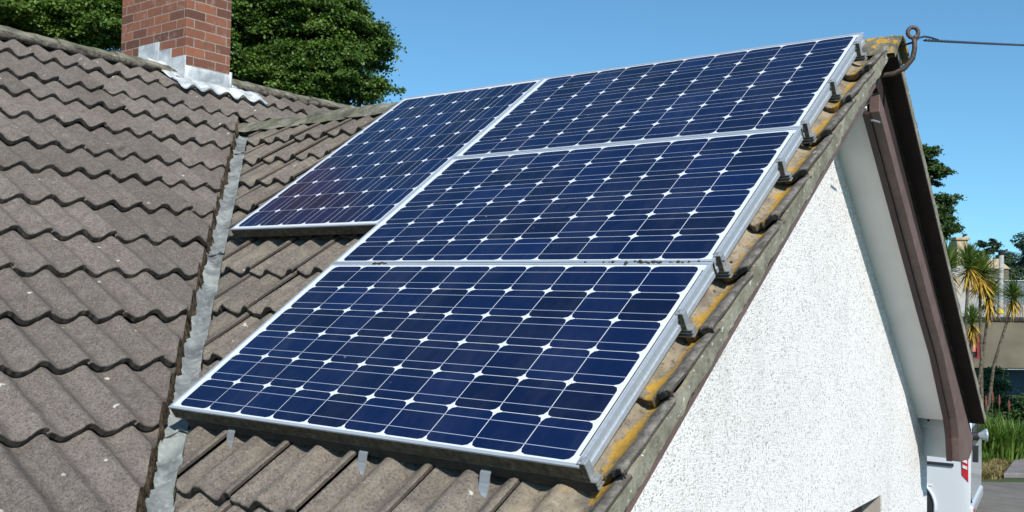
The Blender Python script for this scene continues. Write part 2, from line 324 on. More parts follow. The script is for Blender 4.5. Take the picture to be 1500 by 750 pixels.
# ------------------------------------------------------------------ builders
class MB:
    def __init__(s): s.v = []; s.f = []; s.mi = []; s.a = {}
    def quad(s, *pts, m=0):
        i = len(s.v); s.v += [tuple(p) for p in pts]; s.f.append(tuple(range(i, i + len(pts)))); s.mi.append(m)
    def grid(s, P, m=0, flip=False):                  # P[i][j]
        i0 = len(s.v); n = len(P); k = len(P[0])
        for r in P: s.v += [tuple(p) for p in r]
        for i in range(n - 1):
            for j in range(k - 1):
                q = (i0 + i * k + j, i0 + i * k + j + 1, i0 + (i + 1) * k + j + 1, i0 + (i + 1) * k + j)
                s.f.append(q[::-1] if flip else q); s.mi.append(m)
        return i0
    def hexa(s, c, m=0):                              # 8 corners: bottom 4 (ccw) then top 4
        i = len(s.v); s.v += [tuple(p) for p in c]
        for q in ((3, 2, 1, 0), (4, 5, 6, 7), (0, 1, 5, 4), (1, 2, 6, 5), (2, 3, 7, 6), (3, 0, 4, 7)):
            s.f.append(tuple(i + k for k in q)); s.mi.append(m)
    def box(s, a, b, m=0, T=None):
        x0, y0, z0 = a; x1, y1, z1 = b
        c = [Vector(p) for p in ((x0, y0, z0), (x1, y0, z0), (x1, y1, z0), (x0, y1, z0), (x0, y0, z1), (x1, y0, z1), (x1, y1, z1), (x0, y1, z1))]
        if T is not None: c = [T @ p for p in c]
        s.hexa(c, m)
    def prism(s, poly, d, m=0):                       # planar polygon (3-D points) extruded by vector d
        d = Vector(d); n = len(poly); i = len(s.v); P = [Vector(p) for p in poly]
        s.v += [tuple(p) for p in P] + [tuple(p + d) for p in P]
        s.f.append(tuple(i + k for k in range(n))[::-1]); s.mi.append(m); s.f.append(tuple(i + n + k for k in range(n))); s.mi.append(m)
        for k in range(n):
            s.f.append((i + k, i + (k + 1) % n, i + n + (k + 1) % n, i + n + k)); s.mi.append(m)
    def tube(s, pts, r, n=8, m=0, cap=True):
        pts = [Vector(p) for p in pts]; rr = r if isinstance(r, (list, tuple)) else [r] * len(pts); i0 = len(s.v); up = None
        for k, p in enumerate(pts):
            t = (pts[min(k + 1, len(pts) - 1)] - pts[max(k - 1, 0)]).normalized()
            if up is None: up = t.orthogonal().normalized()
            up = (up - t * up.dot(t)).normalized(); sd = t.cross(up)
            for j in range(n):
                a = 2 * math.pi * j / n; s.v.append(tuple(p + (up * math.cos(a) + sd * math.sin(a)) * rr[k]))
        for k in range(len(pts) - 1):
            for j in range(n):
                s.f.append((i0 + k * n + j, i0 + k * n + (j + 1) % n, i0 + (k + 1) * n + (j + 1) % n, i0 + (k + 1) * n + j)); s.mi.append(m)
        if cap:
            s.f.append(tuple(i0 + j for j in range(n))[::-1]); s.mi.append(m)
            s.f.append(tuple(i0 + (len(pts) - 1) * n + j for j in range(n))); s.mi.append(m)
    def build(s, name, mats, parent=None, smooth=False, bevel=0, loc=None, attrs=None, recalc=True):
        me = bpy.data.meshes.new(name); me.from_pydata(s.v, [], s.f)
        for m in (mats if isinstance(mats, (list, tuple)) else [mats]): me.materials.append(m)
        me.polygons.foreach_set('material_index', s.mi)
        for k, vals in (attrs or {}).items():
            at_ = me.attributes.new(k, 'FLOAT', 'FACE' if len(vals) == len(me.polygons) and len(vals) != len(me.vertices) else 'POINT'); at_.data.foreach_set('value', vals)
        if recalc:
            bm = bmesh.new(); bm.from_mesh(me); bmesh.ops.recalc_face_normals(bm, faces=bm.faces); bm.to_mesh(me); bm.free()
        if smooth: me.polygons.foreach_set('use_smooth', [True] * len(me.polygons))
        me.update()
        o = bpy.data.objects.new(name, me); COL.objects.link(o)
        if parent: o.parent = parent
        if loc is not None: o.location = loc
        if bevel:
            b = o.modifiers.new('bevel', 'BEVEL'); b.width = bevel; b.segments = 2; b.limit_method = 'ANGLE'; b.angle_limit = R(40)
        return o
def tag(o, label, cat, group=None, kind=None):
    if label: o['label'] = label
    if cat: o['category'] = cat
    if group: o['group'] = group
    if kind: o['kind'] = kind
    return o
def empty(name, label, cat, loc=(0, 0, 0), group=None, mat=None):
    o = bpy.data.objects.new(name, None); COL.objects.link(o); o.empty_display_size = .1
    if mat is not None: o.matrix_world = mat
    else: o.location = loc
    return tag(o, label, cat, group)
def struct(o): o['kind'] = 'structure'; return o
def nz(p, s): return noise.noise(Vector(p) * s)

# ------------------------------------------------------------------ roof geometry
TH = R(35); ct, st = math.cos(TH), math.sin(TH)
UX = Vector((1, 0, 0)); UV = Vector((0, ct, st)); UN = Vector((0, -st, ct))      # panel frame of the wing slope
ZG = -2.9
def wing(x, s, n): return UX * x + UV * s + UN * n
MM = .607; MZ0 = -.15; PH = math.atan(MM); cp, sp = math.cos(PH), math.sin(PH)
MD = Vector((-cp, 0, sp)); MN = Vector((sp, 0, cp)); MO = Vector((0, 0, MZ0))
def mainp(y, s, n): return MO + Vector((0, 1, 0)) * y + MD * s + MN * n           # s measured up the slope from x = 0
PER = .15; AMP = .040
def prof(t):                                       # t: position across one tile, 0 .. .30
    ph = ((t - .14) / PER) % 1.0
    c = .5 + .5 * math.cos(2 * math.pi * ph)
    return AMP * c ** 1.25
LIFT = .033; THICK = .027
def tile_field(name, mat, parent, place, u0, u1, s_list, off, joint0, verge_u=None, cut=(), skirt_mat=None, seed=0):
    rnd = random.Random(seed); mb = MB(); tint = []; lip = []; cr = []; vg = []; li = []; ou = []
    ts = [0, .005, .011, .02, .035, .05, .0625, .075, .0875, .10, .1125, .125, .14, .155, .17, .185, .20, .2125, .225, .2375, .25, .2625, .275, .29, .298, .303]
    k0 = math.floor((u0 - joint0) / .3); k1 = math.ceil((u1 - joint0) / .3)
    for r in range(len(s_list) - 1):
        s0 = s_list[r]; g = s_list[r + 1] - s0
        row_j = rnd.uniform(-.004, .004)
        for k in range(k0, k1):
            ub = joint0 + .3 * k; tn = rnd.random(); dz = rnd.uniform(-.003, .004); rot = rnd.uniform(-.012, .012); ds = rnd.uniform(-.006, .006) + row_j - (.016 if rnd.random() < .06 else 0)
            tlt = rnd.uniform(-.004, .004)
            ss = [-.002, 0, .006, .02, .06, .12, g * .55, g * .8, g + .035]
            P = []
            rows = [('bot', ss[1] + .004, -THICK)] + [('top', x, 0) for x in ss[1:]]
            for tag_, sv, dn in rows:
                row = []
                for t in ts:
                    u = ub + t; frac = sv / g
                    n = off + prof(t) + LIFT * (1 - frac) + dz + (t - .15) * rot + tlt * (1 - frac)
                    if t < .03: n -= .010 * (1 - t / .03) + .013 * max(0., 1 - t / .0105)   # side lock tucks under the neighbour
                    edge = 1 if sv < .012 else max(0, 1 - (sv - .012) / .05)
                    wv = nz((u * 1.0, s0 + seed, 0.3), 28) * .0060 + nz((u, s0 + seed, 2.7), 75) * .0042
                    s = s0 + sv + ds + (t - .15) * rot * .6 + wv * edge
                    n += nz((u, s, seed + 5.), 22) * .0018
                    if verge_u is not None and verge_u - u < .2:      # broken, crusted verge tiles
                        k_ = min(1, (.2 - (verge_u - u)) / .06)
                        s += k_ * edge * (abs(nz((u, s0, 1.), 36)) * .022 + nz((u, s0, 4.), 90) * .008)
                        n += k_ * (nz((u, s, 7.), 45) * .0045 + nz((u, s, 2.), 110) * .003)
                    if tag_ == 'top' and sv == 0: n -= .0045 + abs(nz((u, s0, 9.), 60)) * .004
                    if tag_ == 'bot': n += dn + nz((u, s0, 3.), 40) * .003
                    row.append(place(u, s, n))
                    tint.append(tn); lip.append(1. if tag_ == 'bot' else (.85 if sv == 0 else (.42 if sv < .01 else (.12 if sv < .03 else 0.)))); cr.append(prof(t) / AMP)
                    if verge_u is not None:
                        d = verge_u - u; vg.append(max(0., min(1., (d - .045) / .03)) * (1. if d < .22 else max(0, 1 - (d - .22) / .08))); ou.append(max(0., min(1., (.075 - d) / .03)))
                        li.append(max(0., 1 - abs(d - .066) / .060) * .80 if d < .2 else 0.)
                    else: vg.append(0.); li.append(0.); ou.append(0.)
                P.append(row)
            i0 = mb.grid(P)
            # right-hand edge skirt, coloured dark so the side joint reads as a shaded gap
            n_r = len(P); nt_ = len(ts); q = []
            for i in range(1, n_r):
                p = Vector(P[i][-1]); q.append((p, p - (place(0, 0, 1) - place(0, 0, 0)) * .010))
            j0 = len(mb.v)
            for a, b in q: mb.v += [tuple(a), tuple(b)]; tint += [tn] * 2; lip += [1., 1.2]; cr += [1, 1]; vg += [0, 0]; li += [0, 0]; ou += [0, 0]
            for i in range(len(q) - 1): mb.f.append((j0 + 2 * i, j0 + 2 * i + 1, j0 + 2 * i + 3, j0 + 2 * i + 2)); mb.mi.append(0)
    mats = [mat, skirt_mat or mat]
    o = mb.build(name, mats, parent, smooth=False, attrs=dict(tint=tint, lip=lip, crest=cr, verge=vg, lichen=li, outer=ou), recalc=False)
    me = o.data; bm = bmesh.new(); bm.from_mesh(me)
    for co, no, skirt in cut:
        res = bmesh.ops.bisect_plane(bm, geom=bm.verts[:] + bm.edges[:] + bm.faces[:], plane_co=co, plane_no=no, clear_outer=True, dist=1e-6)
        if skirt:
            ed = [e for e in res['geom_cut'] if isinstance(e, bmesh.types.BMEdge)]
            ret = bmesh.ops.extrude_edge_only(bm, edges=ed)
            for gv in ret['geom']:
                if isinstance(gv, bmesh.types.BMVert):
                    p = gv.co; gv.co = p + Vector((0, 0, -skirt)) + Vector(no) * (.012 * nz(p, 30) + .006)
                elif isinstance(gv, bmesh.types.BMFace): gv.material_index = 1
    up = place(0, 0, 1) - place(0, 0, 0)
    for f in bm.faces:
        f.normal_update()
        if f.normal.dot(up) < -.2: f.normal_flip()
        f.smooth = f.normal.dot(up) > .55
    bm.to_mesh(me); bm.free(); me.update()
    return o

house = empty('bungalow', 'white roughcast bungalow with grey brown tiled roofs meeting in a lead valley', 'house', (.0819, -.0552, .0118 + .9717 * ZG))
house.scale = (.9717,) * 3
HP = Matrix.Translation((0, 0, -ZG))
def H(o):                                       # parent to the house keeping world coordinates
    o.parent = house; o.matrix_parent_inverse = HP; return o

# valley line in plan
def vly(x): return (.0087 - MM * x) / .7002
vdir = Vector((-1, (.607 / .7002), 0)).normalized(); vn_main = Vector((vdir.y, -vdir.x, 0))   # horizontal normal
vn = Vector((vdir.y, -vdir.x, 0)); 
if vn.x < 0: vn = -vn                           # points to +x / +y side (towards the wing)
V0 = Vector((0, vly(0), 0))
XV = 1.695                                       # verge of the wing
wing_rows = [.082 - .3065 * 3 + .3065 * i for i in range(0, 13)]
wing_rows = [s for s in wing_rows if s > -.75]
YR = 2.49; SR = YR / ct
off_w = -.158
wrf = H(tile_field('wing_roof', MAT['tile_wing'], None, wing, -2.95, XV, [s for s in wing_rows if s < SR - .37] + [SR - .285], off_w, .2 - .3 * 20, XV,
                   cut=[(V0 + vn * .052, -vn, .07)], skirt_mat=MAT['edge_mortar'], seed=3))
main_x = [.20, -.135, -.439, -.715, -1.015, -1.285, -1.572, -1.854, -2.121, -2.429, -2.721, -2.985, -3.30, -3.60]
main_s = [-(x + .035) / cp for x in main_x]
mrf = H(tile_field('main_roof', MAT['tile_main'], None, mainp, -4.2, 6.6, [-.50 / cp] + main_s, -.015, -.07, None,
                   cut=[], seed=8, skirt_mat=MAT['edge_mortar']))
def clip_main(o):
    bm = bmesh.new(); bm.from_mesh(o.data)
    # near side of the wing ridge is trimmed along the valley; beyond it the tiles run on under the wing
    bmesh.ops.bisect_plane(bm, geom=bm.verts[:] + bm.edges[:] + bm.faces[:], plane_co=Vector((0, 2.46, 0)), plane_no=Vector((0, 1, 0)))
    co = V0 - vn * .047; no = vn
    near = [f for f in bm.faces if f.calc_center_median().y < 2.46]
    geom = list(set(near + [e for f in near for e in f.edges] + [v for f in near for v in f.verts]))
    res = bmesh.ops.bisect_plane(bm, geom=geom, plane_co=co, plane_no=no, clear_outer=True, dist=1e-6)
    ed = [e for e in res['geom_cut'] if isinstance(e, bmesh.types.BMEdge) and e.is_valid]
    ret = bmesh.ops.extrude_edge_only(bm, edges=ed)
    for gv in ret['geom']:
        if isinstance(gv, bmesh.types.BMVert):
            p = gv.co.copy(); gv.co = p + Vector((0, 0, -.075)) + no * (.016 * nz(p, 26) + .016)
        elif isinstance(gv, bmesh.types.BMFace): gv.material_index = 1
    bm.to_mesh(o.data); bm.free()
clip_main(mrf)

# far slope of the wing (steeper) and back slope of the main roof
FP = math.atan(.95); cf, sf = math.cos(FP), math.sin(FP)
ZR = -.1587 + .7002 * YR
FD = Vector((0, cf, -sf)); FN = Vector((0, sf, cf)); FO = Vector((0, YR, ZR))
def far(x, s, n): return FO + Vector((1, 0, 0)) * x + FD * s + FN * n
farlen = 2.74
def farplace(u, s, n): return FO + Vector((-1, 0, 0)) * u + FD * (farlen - s) + FN * n
frows = [i * .315 for i in range(0, 9)] + [farlen - .06]
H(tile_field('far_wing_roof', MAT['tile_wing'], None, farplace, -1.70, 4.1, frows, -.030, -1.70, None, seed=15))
def backplace(u, s, n): return Vector((-3.66, 0, 2.045)) + Vector((0, -1, 0)) * u + Vector((-cp, 0, -sp)) * (4.2 - s) + Vector((-sp, 0, cp)) * n
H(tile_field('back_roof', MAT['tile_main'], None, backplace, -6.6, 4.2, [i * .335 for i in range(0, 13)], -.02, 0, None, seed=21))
# boarding under the tiles
mb = MB()
ev = -.52                                        # near eave: slope coordinate
def deck(pts, d): mb.prism(pts, d)
xv_e = lambda s: 0
e_y = ev * ct; x_e = (.0087 - .7002 * e_y) / MM
deck([wing(1.60, ev + .02, -.19), wing(1.60, SR - .02, -.19), wing(-2.8, SR - .02, -.19), wing(x_e, ev + .02, -.19)], UN * -.02)
deck([mainp(-4.1, -.55, -.055), mainp(e_y, -.55, -.055), mainp(2.44, 2.85 / cp, -.055), mainp(6.5, 2.85 / cp, -.055), mainp(6.5, 3.62 / cp, -.055), mainp(-4.1, 3.62 / cp, -.055)], MN * -.02)
deck([far(1.50, .02, -.07), far(1.50, farlen - .04, -.07), far(-4.0, farlen - .04, -.07), far(-4.0, .02, -.07)], FN * -.02)
H(mb.build('roof_boarding', MAT['brown_dark']))

# ridge tiles
def ridge(name, p0, p1, wid_a, wid_b, L=.45, off=0., seed=1, lichen=None, drop=.095, halfw=.135):
    rnd = random.Random(seed); d = (p1 - p0); n = max(1, round(d.length / L)); d.normalize(); mb = MB(); li = []
    for k in range(n):
        q0 = p0 + (p1 - p0) * (k / n); q1 = p0 + (p1 - p0) * ((k + 1) / n) + d * .02
        dz0 = rnd.uniform(-.006, .006); dz1 = rnd.uniform(-.006, .006) - .008; side = Vector((0, 0, 1)).cross(d).normalized(); tw = rnd.uniform(-.01, .01)
        for lay, th in ((0, 0), (1, .018)):
            P = []
            for i in range(9):
                f = i / 8; c = q0.lerp(q1, f); row = []
                for j in range(15):
                    a = -1 + 2 * j / 14
                    x = a * halfw; zz = -drop * (math.sqrt(a * a + .16) - .4) / (math.sqrt(1.16) - .4)
                    sl = 1 - th / .12
                    p = c + side * (x * sl) + Vector((0, 0, zz - th + (dz0 * (1 - f) + dz1 * f) + tw * a))
                    p += Vector((0, 0, 1)) * (nz(p + Vector((seed, 0, 0)), 11) * .008 + nz(p, 35) * .0055)
                    row.append(p); li.append(lichen(p) if lichen else 0.)
                P.append(row)
            mb.grid(P)
        # end faces
        for c, f in ((q0, 0), (q1, 1)):
            base = len(mb.v); 
            for j in range(15):
                a = -1 + 2 * j / 14; x = a * halfw; zz = -drop * (math.sqrt(a * a + .16) - .4) / (math.sqrt(1.16) - .4)
                for th in (0, .018):
                    p = c + side * (x * (1 - th / .12)) + Vector((0, 0, zz - th + (dz0, dz1)[f] + tw * a)); mb.v.append(tuple(p)); li.append(lichen(p) if lichen else 0.)
            for j in range(14): mb.f.append((base + 2 * j, base + 2 * j + 1, base + 2 * j + 3, base + 2 * j + 2)); mb.mi.append(0)
    o = mb.build(name, MAT['ridge'], smooth=False, attrs=dict(lichen=li)); 
    me = o.data; me.polygons.foreach_set('use_smooth', [True] * len(me.polygons)); 
    return H(o)
ridge('wing_ridge', Vector((-2.95, YR - .005, ZR + .016)), Vector((1.715, YR - .005, ZR + .006)), 0, 0, .43, seed=4, lichen=lambda p: .52 if p[0] > 1.3 else .15)
ridge('main_ridge', Vector((-3.63, -4.2, 2.115)), Vector((-3.63, 2.33, 2.105)), 0, 0, .45, seed=9, lichen=lambda p: .12, halfw=.15)
ridge('main_ridge', Vector((-3.63, 2.80, 2.105)), Vector((-3.63, 6.6, 2.085)), 0, 0, .45, seed=12, lichen=lambda p: .1, halfw=.15)
# lumpy mortar bedding below the ridges
def bedding(pts, r, seed):
    mb = MB(); rnd = random.Random(seed)
    P = []
    n = int((pts[1] - pts[0]).length / .03)
    for i in range(n + 1):
        c = pts[0].lerp(pts[1], i / n); row = []
        for j in range(9):
            a = 2 * math.pi * j / 8; rr = r * (1 + .55 * nz(c + Vector((seed, a, 0)), 9) + .4 * nz(c + Vector((0, a * .4, seed)), 25))
            up = Vector((0, 0, 1)); sd = up.cross((pts[1] - pts[0]).normalized())
            row.append(c + sd * math.cos(a) * rr + up * math.sin(a) * rr * .8)
        P.append(row)
    mb.grid(P); return H(mb.build('mortar_bedding', MAT['mortar'], smooth=True))
bedding([wing(-2.85, SR - .125, -.150), wing(1.58, SR - .125, -.150)], .034, 3)
bedding([mainp(-4.1, 3.63 / cp - .135, .035), mainp(2.2, 3.63 / cp - .135, .035)], .030, 5)
bedding([mainp(2.85, 3.63 / cp - .135, .030), mainp(6.5, 3.63 / cp - .135, .030)], .030, 6)

# valley lead
mb = MB(); P = []
N = 150
for i in range(N + 1):
    x = .62 - (3.36) * i / N
    base = Vector((x, vly(x), MZ0 - MM * x))
    row = []
    for j, c in enumerate((-.15, -.10, -.065, -.045, -.020, 0, .020, .045, .065, .10, .15)):
        wob = .006 * nz((x, 1.3, j * .13), 7) + .0045 * nz((x, 4.3, j * .2), 30)
        cc = c + (wob if abs(c) < .1 else 0)
        p = base + vn * cc
        zz = (MZ0 - MM * p.x) if cc < 0 else (-.1587 + .7002 * p.y)
        lift = -.040 + .006 * math.exp(-(cc / .016) ** 2) + .0022 * nz((x, c * 2, 3.), 9) + .0012 * nz((x, c * 3, 8.), 30)
        lift -= .030 * max(0., min(1., (abs(cc) - .050) / .03))
        if abs(c + .045) < .004: lift += .010 + .006 * nz((x, 2, 1), 14)
        jn = (x * 1.15 + .35) % 1.0
        if jn < .5 and abs(((x * 1.15 + .35) % .9) - .2) < .006: lift += .006
        row.append(Vector((p.x, p.y, zz + lift)))
    P.append(row)
mb.grid(P)
vl = H(mb.build('valley_flashing', MAT['lead'], smooth=True)); vl['label'] = 'pale grey lead lining of the roof valley'
# welts across the lead
for x in (-.10, -1.22, -2.42):
    mb = MB(); pts = []
    for j in range(9):
        c = -.06 + .12 * j / 8; p = Vector((x + .02 * math.sin(j), 0, 0)); p.y = vly(p.x); p += vn * c
        zz = (MZ0 - MM * p.x) if c < 0 else (-.1587 + .7002 * p.y); pts.append(Vector((p.x, p.y, zz - .028)))
    mb.tube(pts, .006, 6); mb.build('lead_welt', MAT['lead'], vl, smooth=True)
# mortar fillet with debris along the cut main tiles
mb = MB(); P = []
for i in range(N * 2 + 1):
    x = .60 - 3.25 * i / (N * 2); base = Vector((x, vly(x), 0)); row = []
    for j, (c, h) in enumerate(((-.095, -.036), (-.070, -.032), (-.054, -.036), (-.041, -.048))):
        c += .010 * nz((x, j, 3.3), 16) + .006 * nz((x, j, 1.3), 50); p = base + vn * c
        row.append(Vector((p.x, p.y, MZ0 - MM * p.x + h + .016 * nz((x, j * .7, 6.), 24) + .013 * nz((x, j * .7, 2.), 60))))
    P.append(row)
mb.grid(P); H(mb.build('valley_mortar', MAT['edge_mortar']))

# verge: edge strip, undercloak line, bargeboards, soffits
def slab(fn, x0, x1, s0, s1, n0, n1, name, mat, bevel=0, wavy=0):
    mb = MB(); n = 130 if wavy else 1
    for k in range(n):
        a = s0 + (s1 - s0) * k / n; b = s0 + (s1 - s0) * (k + 1) / n
        da = wavy * (nz((a, 1, 5), 9) + .6 * nz((a, 2, 5), 40)); db = wavy * (nz((b, 1, 5), 9) + .6 * nz((b, 2, 5), 40))
        mb.hexa([fn(x0, a, n0), fn(x1 + da, a, n0), fn(x1 + db, b, n0), fn(x0, b, n0), fn(x0, a, n1 + da), fn(x1 + da * .5, a, n1 + da), fn(x1 + db * .5, b, n1 + db), fn(x0, b, n1 + db)])
    return H(mb.build(name, mat, bevel=bevel))
slab(wing, 1.684, 1.702, ev, SR - .10, -.176, -.126, 'verge_edging', MAT['verge'], wavy=.009)
slab(wing, 1.58, 1.700, ev, SR - .10, -.181, -.177, 'undercloak', MAT['mortar'])
slab(far, 1.60, 1.704, .04, farlen, -.052, .000, 'verge_edging', MAT['verge'], wavy=.004)
slab(far, 1.632, 1.708, .02, farlen - .02, -.066, -.053, 'undercloak', MAT['brown_dark'])
def mitre(x0, x1, n0, n1, name, mat):            # near slope board mitred at the ridge line
    q = lambda n: wing(x0, (YR - .004 + st * n) / ct, n)
    mb = MB(); mb.prism([wing(x0, ev - .02, n0), q(n0), q(n1), wing(x0, ev - .02, n1)], (x1 - x0, 0, 0)); return H(mb.build(name, mat, bevel=.002))
mitre(1.588, 1.634, -.292, -.184, 'bargeboard', MAT['brown'])
# far bargeboard: dark upper fascia, paler lower board that flares at the foot
NB0, NB1 = -.075, -.235
mb = MB()
FS = lambda n: -n * sf / cf + .003                # where a far slope board meets the ridge line
mb.hexa([far(1.600, FS(-.178), -.178), far(1.624, FS(-.178), -.178), far(1.624, farlen + .05, -.115), far(1.600, farlen + .05, -.115), far(1.600, FS(-.068), -.068), far(1.624, FS(-.068), -.068), far(1.624, farlen + .05, -.068), far(1.600, farlen + .05, -.068)])
bd = H(mb.build('barge_fascia', MAT['brown_dark']))
def farxz(y, n):
    s = (y - YR - sf * n) / cf; return far(0, s, n)
X0 = 1.588; T = .046
tip = [(YR - .06, None)]
a0 = far(X0, FS(-.179), -.179); a1 = far(X0, farlen - .02, -.116)
b0 = far(X0, FS(-.243), -.243); b1 = far(X0, 1.62, -.240); b2 = far(X0, 1.90, -.232)
foot = [Vector((X0, 4.03, -.27)), Vector((X0, 4.09, -.39)), Vector((X0, 4.12, -.53)), Vector((X0, 4.36, -.545)), Vector((X0, 4.44, -.50)), Vector((X0, 4.46, -.42))]
mb = MB(); mb.prism([a0, b0, b1, b2] + foot + [a1], (T, 0, 0))
H(mb.build('bargeboard', MAT['brown'], bevel=.003))
mb = MB(); poly = [b0, b1, b2] + foot[:3]
for p, q in zip(poly[:-1], poly[1:]):
    d = (q - p).normalized(); o_ = Vector((0, d.z, -d.y)); o_ = o_ if o_.y < 0 else -o_
    i_ = p - o_ * .012; j_ = q - o_ * .012; c_ = Vector((-.028, 0, 0))
    mb.hexa([p + o_ * .010 + c_, q + o_ * .010 + c_, j_ + c_, i_ + c_, p + o_ * .010 - c_ * .05, q + o_ * .010 - c_ * .05, j_ - c_ * .05, i_ - c_ * .05])
H(mb.build('barge_trim', MAT['brown_trim']))
XW = 1.39
slab(far, XW - .05, 1.575, FS(-.226), 2.50, -.226, -.212, 'soffit', MAT['soffit'])
mitre(XW - .05, 1.586, -.288, -.276, 'soffit', MAT['soffit'])
# eaves box at the foot of the far verge
mb = MB()
zb = -.545
mb.box((XW - .06, 4.30, zb), (1.583, 4.62, -.36)); mb.box((XW - .06, 4.265, -.37), (1.580, 4.30, -.285))
eb = H(mb.build('eaves_box', MAT['upvc'], bevel=.004))
for x in (1.425, 1.545): mb = MB(); mb.tube([(x, 4.268, -.325), (x, 4.258, -.325)], .007, 8); mb.build('bolt', MAT['joint'], eb)
# gutter with pale flared end
gy, gz = 4.60, -.43
mb = MB(); P = []
for i in range(2):
    x = (-3.5, 1.60)[i]; P.append([Vector((x, gy + .055 * math.cos(a), gz + .055 * math.sin(a))) for a in np.linspace(math.pi, 2 * math.pi, 11)])
mb.grid(P); gut = H(mb.build('gutter', MAT['brown_dark'], smooth=True))
mb = MB(); mb.tube([(1.598, gy, gz - .01), (1.635, gy + .01, gz - .005)], .026, 12)
mb.build('gutter_stub', MAT['black_plastic'], gut)
mb = MB(); mb.tube([(1.632, gy + .010, gz - .005), (1.664, gy + .020, gz), (1.676, gy + .024, gz + .002), (1.681, gy + .026, gz + .002)], [.015, .030, .040, .041], 14)
mb.build('gutter_outlet', MAT['alu'], gut, smooth=False)
mb = MB(); mb.box((1.60, 4.615, -.60), (1.628, 4.655, -.50)); mb.build('gutter_bracket', MAT['black_plastic'], gut)

# walls
yA, yB = -.16, 4.38
def far_z(y, n): return far(0, (y - YR) / cf, 0).z + n / cf
def near_z(y, n): return -.1587 + .7002 * y + (n + .13) / ct
top = []
for y in (yA, YR - .0, yB): pass
wy0, wy1, wz0, wz1 = 2.30, 3.42, -1.75, -.640
def ztop(y): return min(near_z(y, -.280), far_z(y, -.216))
ys = sorted(set([yA, wy0, wy1, yB, YR, (YR + .02)] + list(np.linspace(yA, yB, 14))))
mb = MB()
tw = .28
def wallpiece(y0, y1, z0a, z0b, z1a, z1b):
    mb.hexa([(XW - tw, y0, z0a), (XW, y0, z0a), (XW, y1, z0b), (XW - tw, y1, z0b), (XW - tw, y0, z1a), (XW, y0, z1a), (XW, y1, z1b), (XW - tw, y1, z1b)])
for a, b in zip(ys[:-1], ys[1:]):
    za, zb_ = ztop(a), ztop(b)
    if a >= wy0 - 1e-6 and b <= wy1 + 1e-6:
        wallpiece(a, b, ZG - .3, ZG - .3, wz0, wz0); wallpiece(a, b, wz1, wz1, za, zb_)
    else: wallpiece(a, b, ZG - .3, ZG - .3, za, zb_)
bm_ = mb.build('gable_wall', MAT['roughcast'], recalc=False)
bm = bmesh.new(); bm.from_mesh(bm_.data); bmesh.ops.remove_doubles(bm, verts=bm.verts, dist=1e-4)
seen = {}
for f in bm.faces: seen.setdefault(frozenset(v.index for v in f.verts), []).append(f)
bmesh.ops.delete(bm, geom=[f for l in seen.values() if len(l) > 1 for f in l], context='FACES')
bmesh.ops.recalc_face_normals(bm, faces=bm.faces); bm.to_mesh(bm_.data); bm.free()
gw = H(bm_)
for ya_, yb_ in ((wy0 + .002, wy0 + .012), (wy1 - .012, wy1 - .002)):
    mb = MB(); mb.box((XW - .20, ya_, wz0 + .002), (XW - .004, yb_, wz1 - .002)); mb.build('window_reveal', MAT['reveal'], gw)
mb = MB()
for a, b in (((wy0 + .013, wz0 + .01), (wy0 + .08, wz1 - .01)), ((wy1 - .08, wz0 + .01), (wy1 - .013, wz1 - .01)), ((wy0 + .081, wz1 - .09), (wy1 - .081, wz1 - .01)), ((wy0 + .081, wz0 + .01), (wy1 - .081, wz0 + .08))):
    mb.box((XW - .17, a[0], a[1]), (XW - .10, b[0], b[1]))
mb.build('window_frame', MAT['window_brown'], gw, bevel=.004)
mb = MB(); mb.box((XW - .15, wy0 + .08, wz0 + .08), (XW - .14, wy1 - .08, wz1 - .09)); mb.build('window_pane', MAT['glass_dark'], gw)
for nm_, a_, b_ in (('side_wall', (-3.2, yA + .001, ZG - .3), (XW - tw - .002, yA + .25, -.42)), ('side_wall', (-3.2, yB - .25, ZG - .3), (XW - tw - .002, yB - .001, -.40)), ('main_wall', (.02, -4.0, ZG - .3), (.28, yA - .01, -.43)), ('main_wall', (-7.0, -4.0, ZG - .3), (.01, -3.75, -.35)), ('main_wall', (-7.0, 6.2, ZG - .3), (-3.3, 6.45, -.35))):
    mb = MB(); mb.box(a_, b_); H(mb.build(nm_, MAT['roughcast']))

# chimney
cx1, cx0, cy0, cy1 = -3.40, -4.28, 2.353, 2.757
mb = MB(); mb.box((cx0, cy0, 1.2), (cx1, cy1, 3.35))
chim = H(mb.build('chimney', MAT['brick'], bevel=.006)); chim['label'] = 'red brick chimney stack with pale lead flashing'
mb = MB(); mb.box((cx0 - .04, cy0 - .04, 3.352), (cx1 + .04, cy1 + .04, 3.42)); mb.build('chimney_cap', MAT['mortar'], chim)
mb = MB()
for x in (-4.05, -3.63): mb.tube([(x, 2.555, 3.41), (x, 2.555, 3.45), (x, 2.555, 3.72), (x, 2.555, 3.75)], [.13, .12, .105, .12], 16)
mb.build('chimney_pot', MAT['poker'], chim)
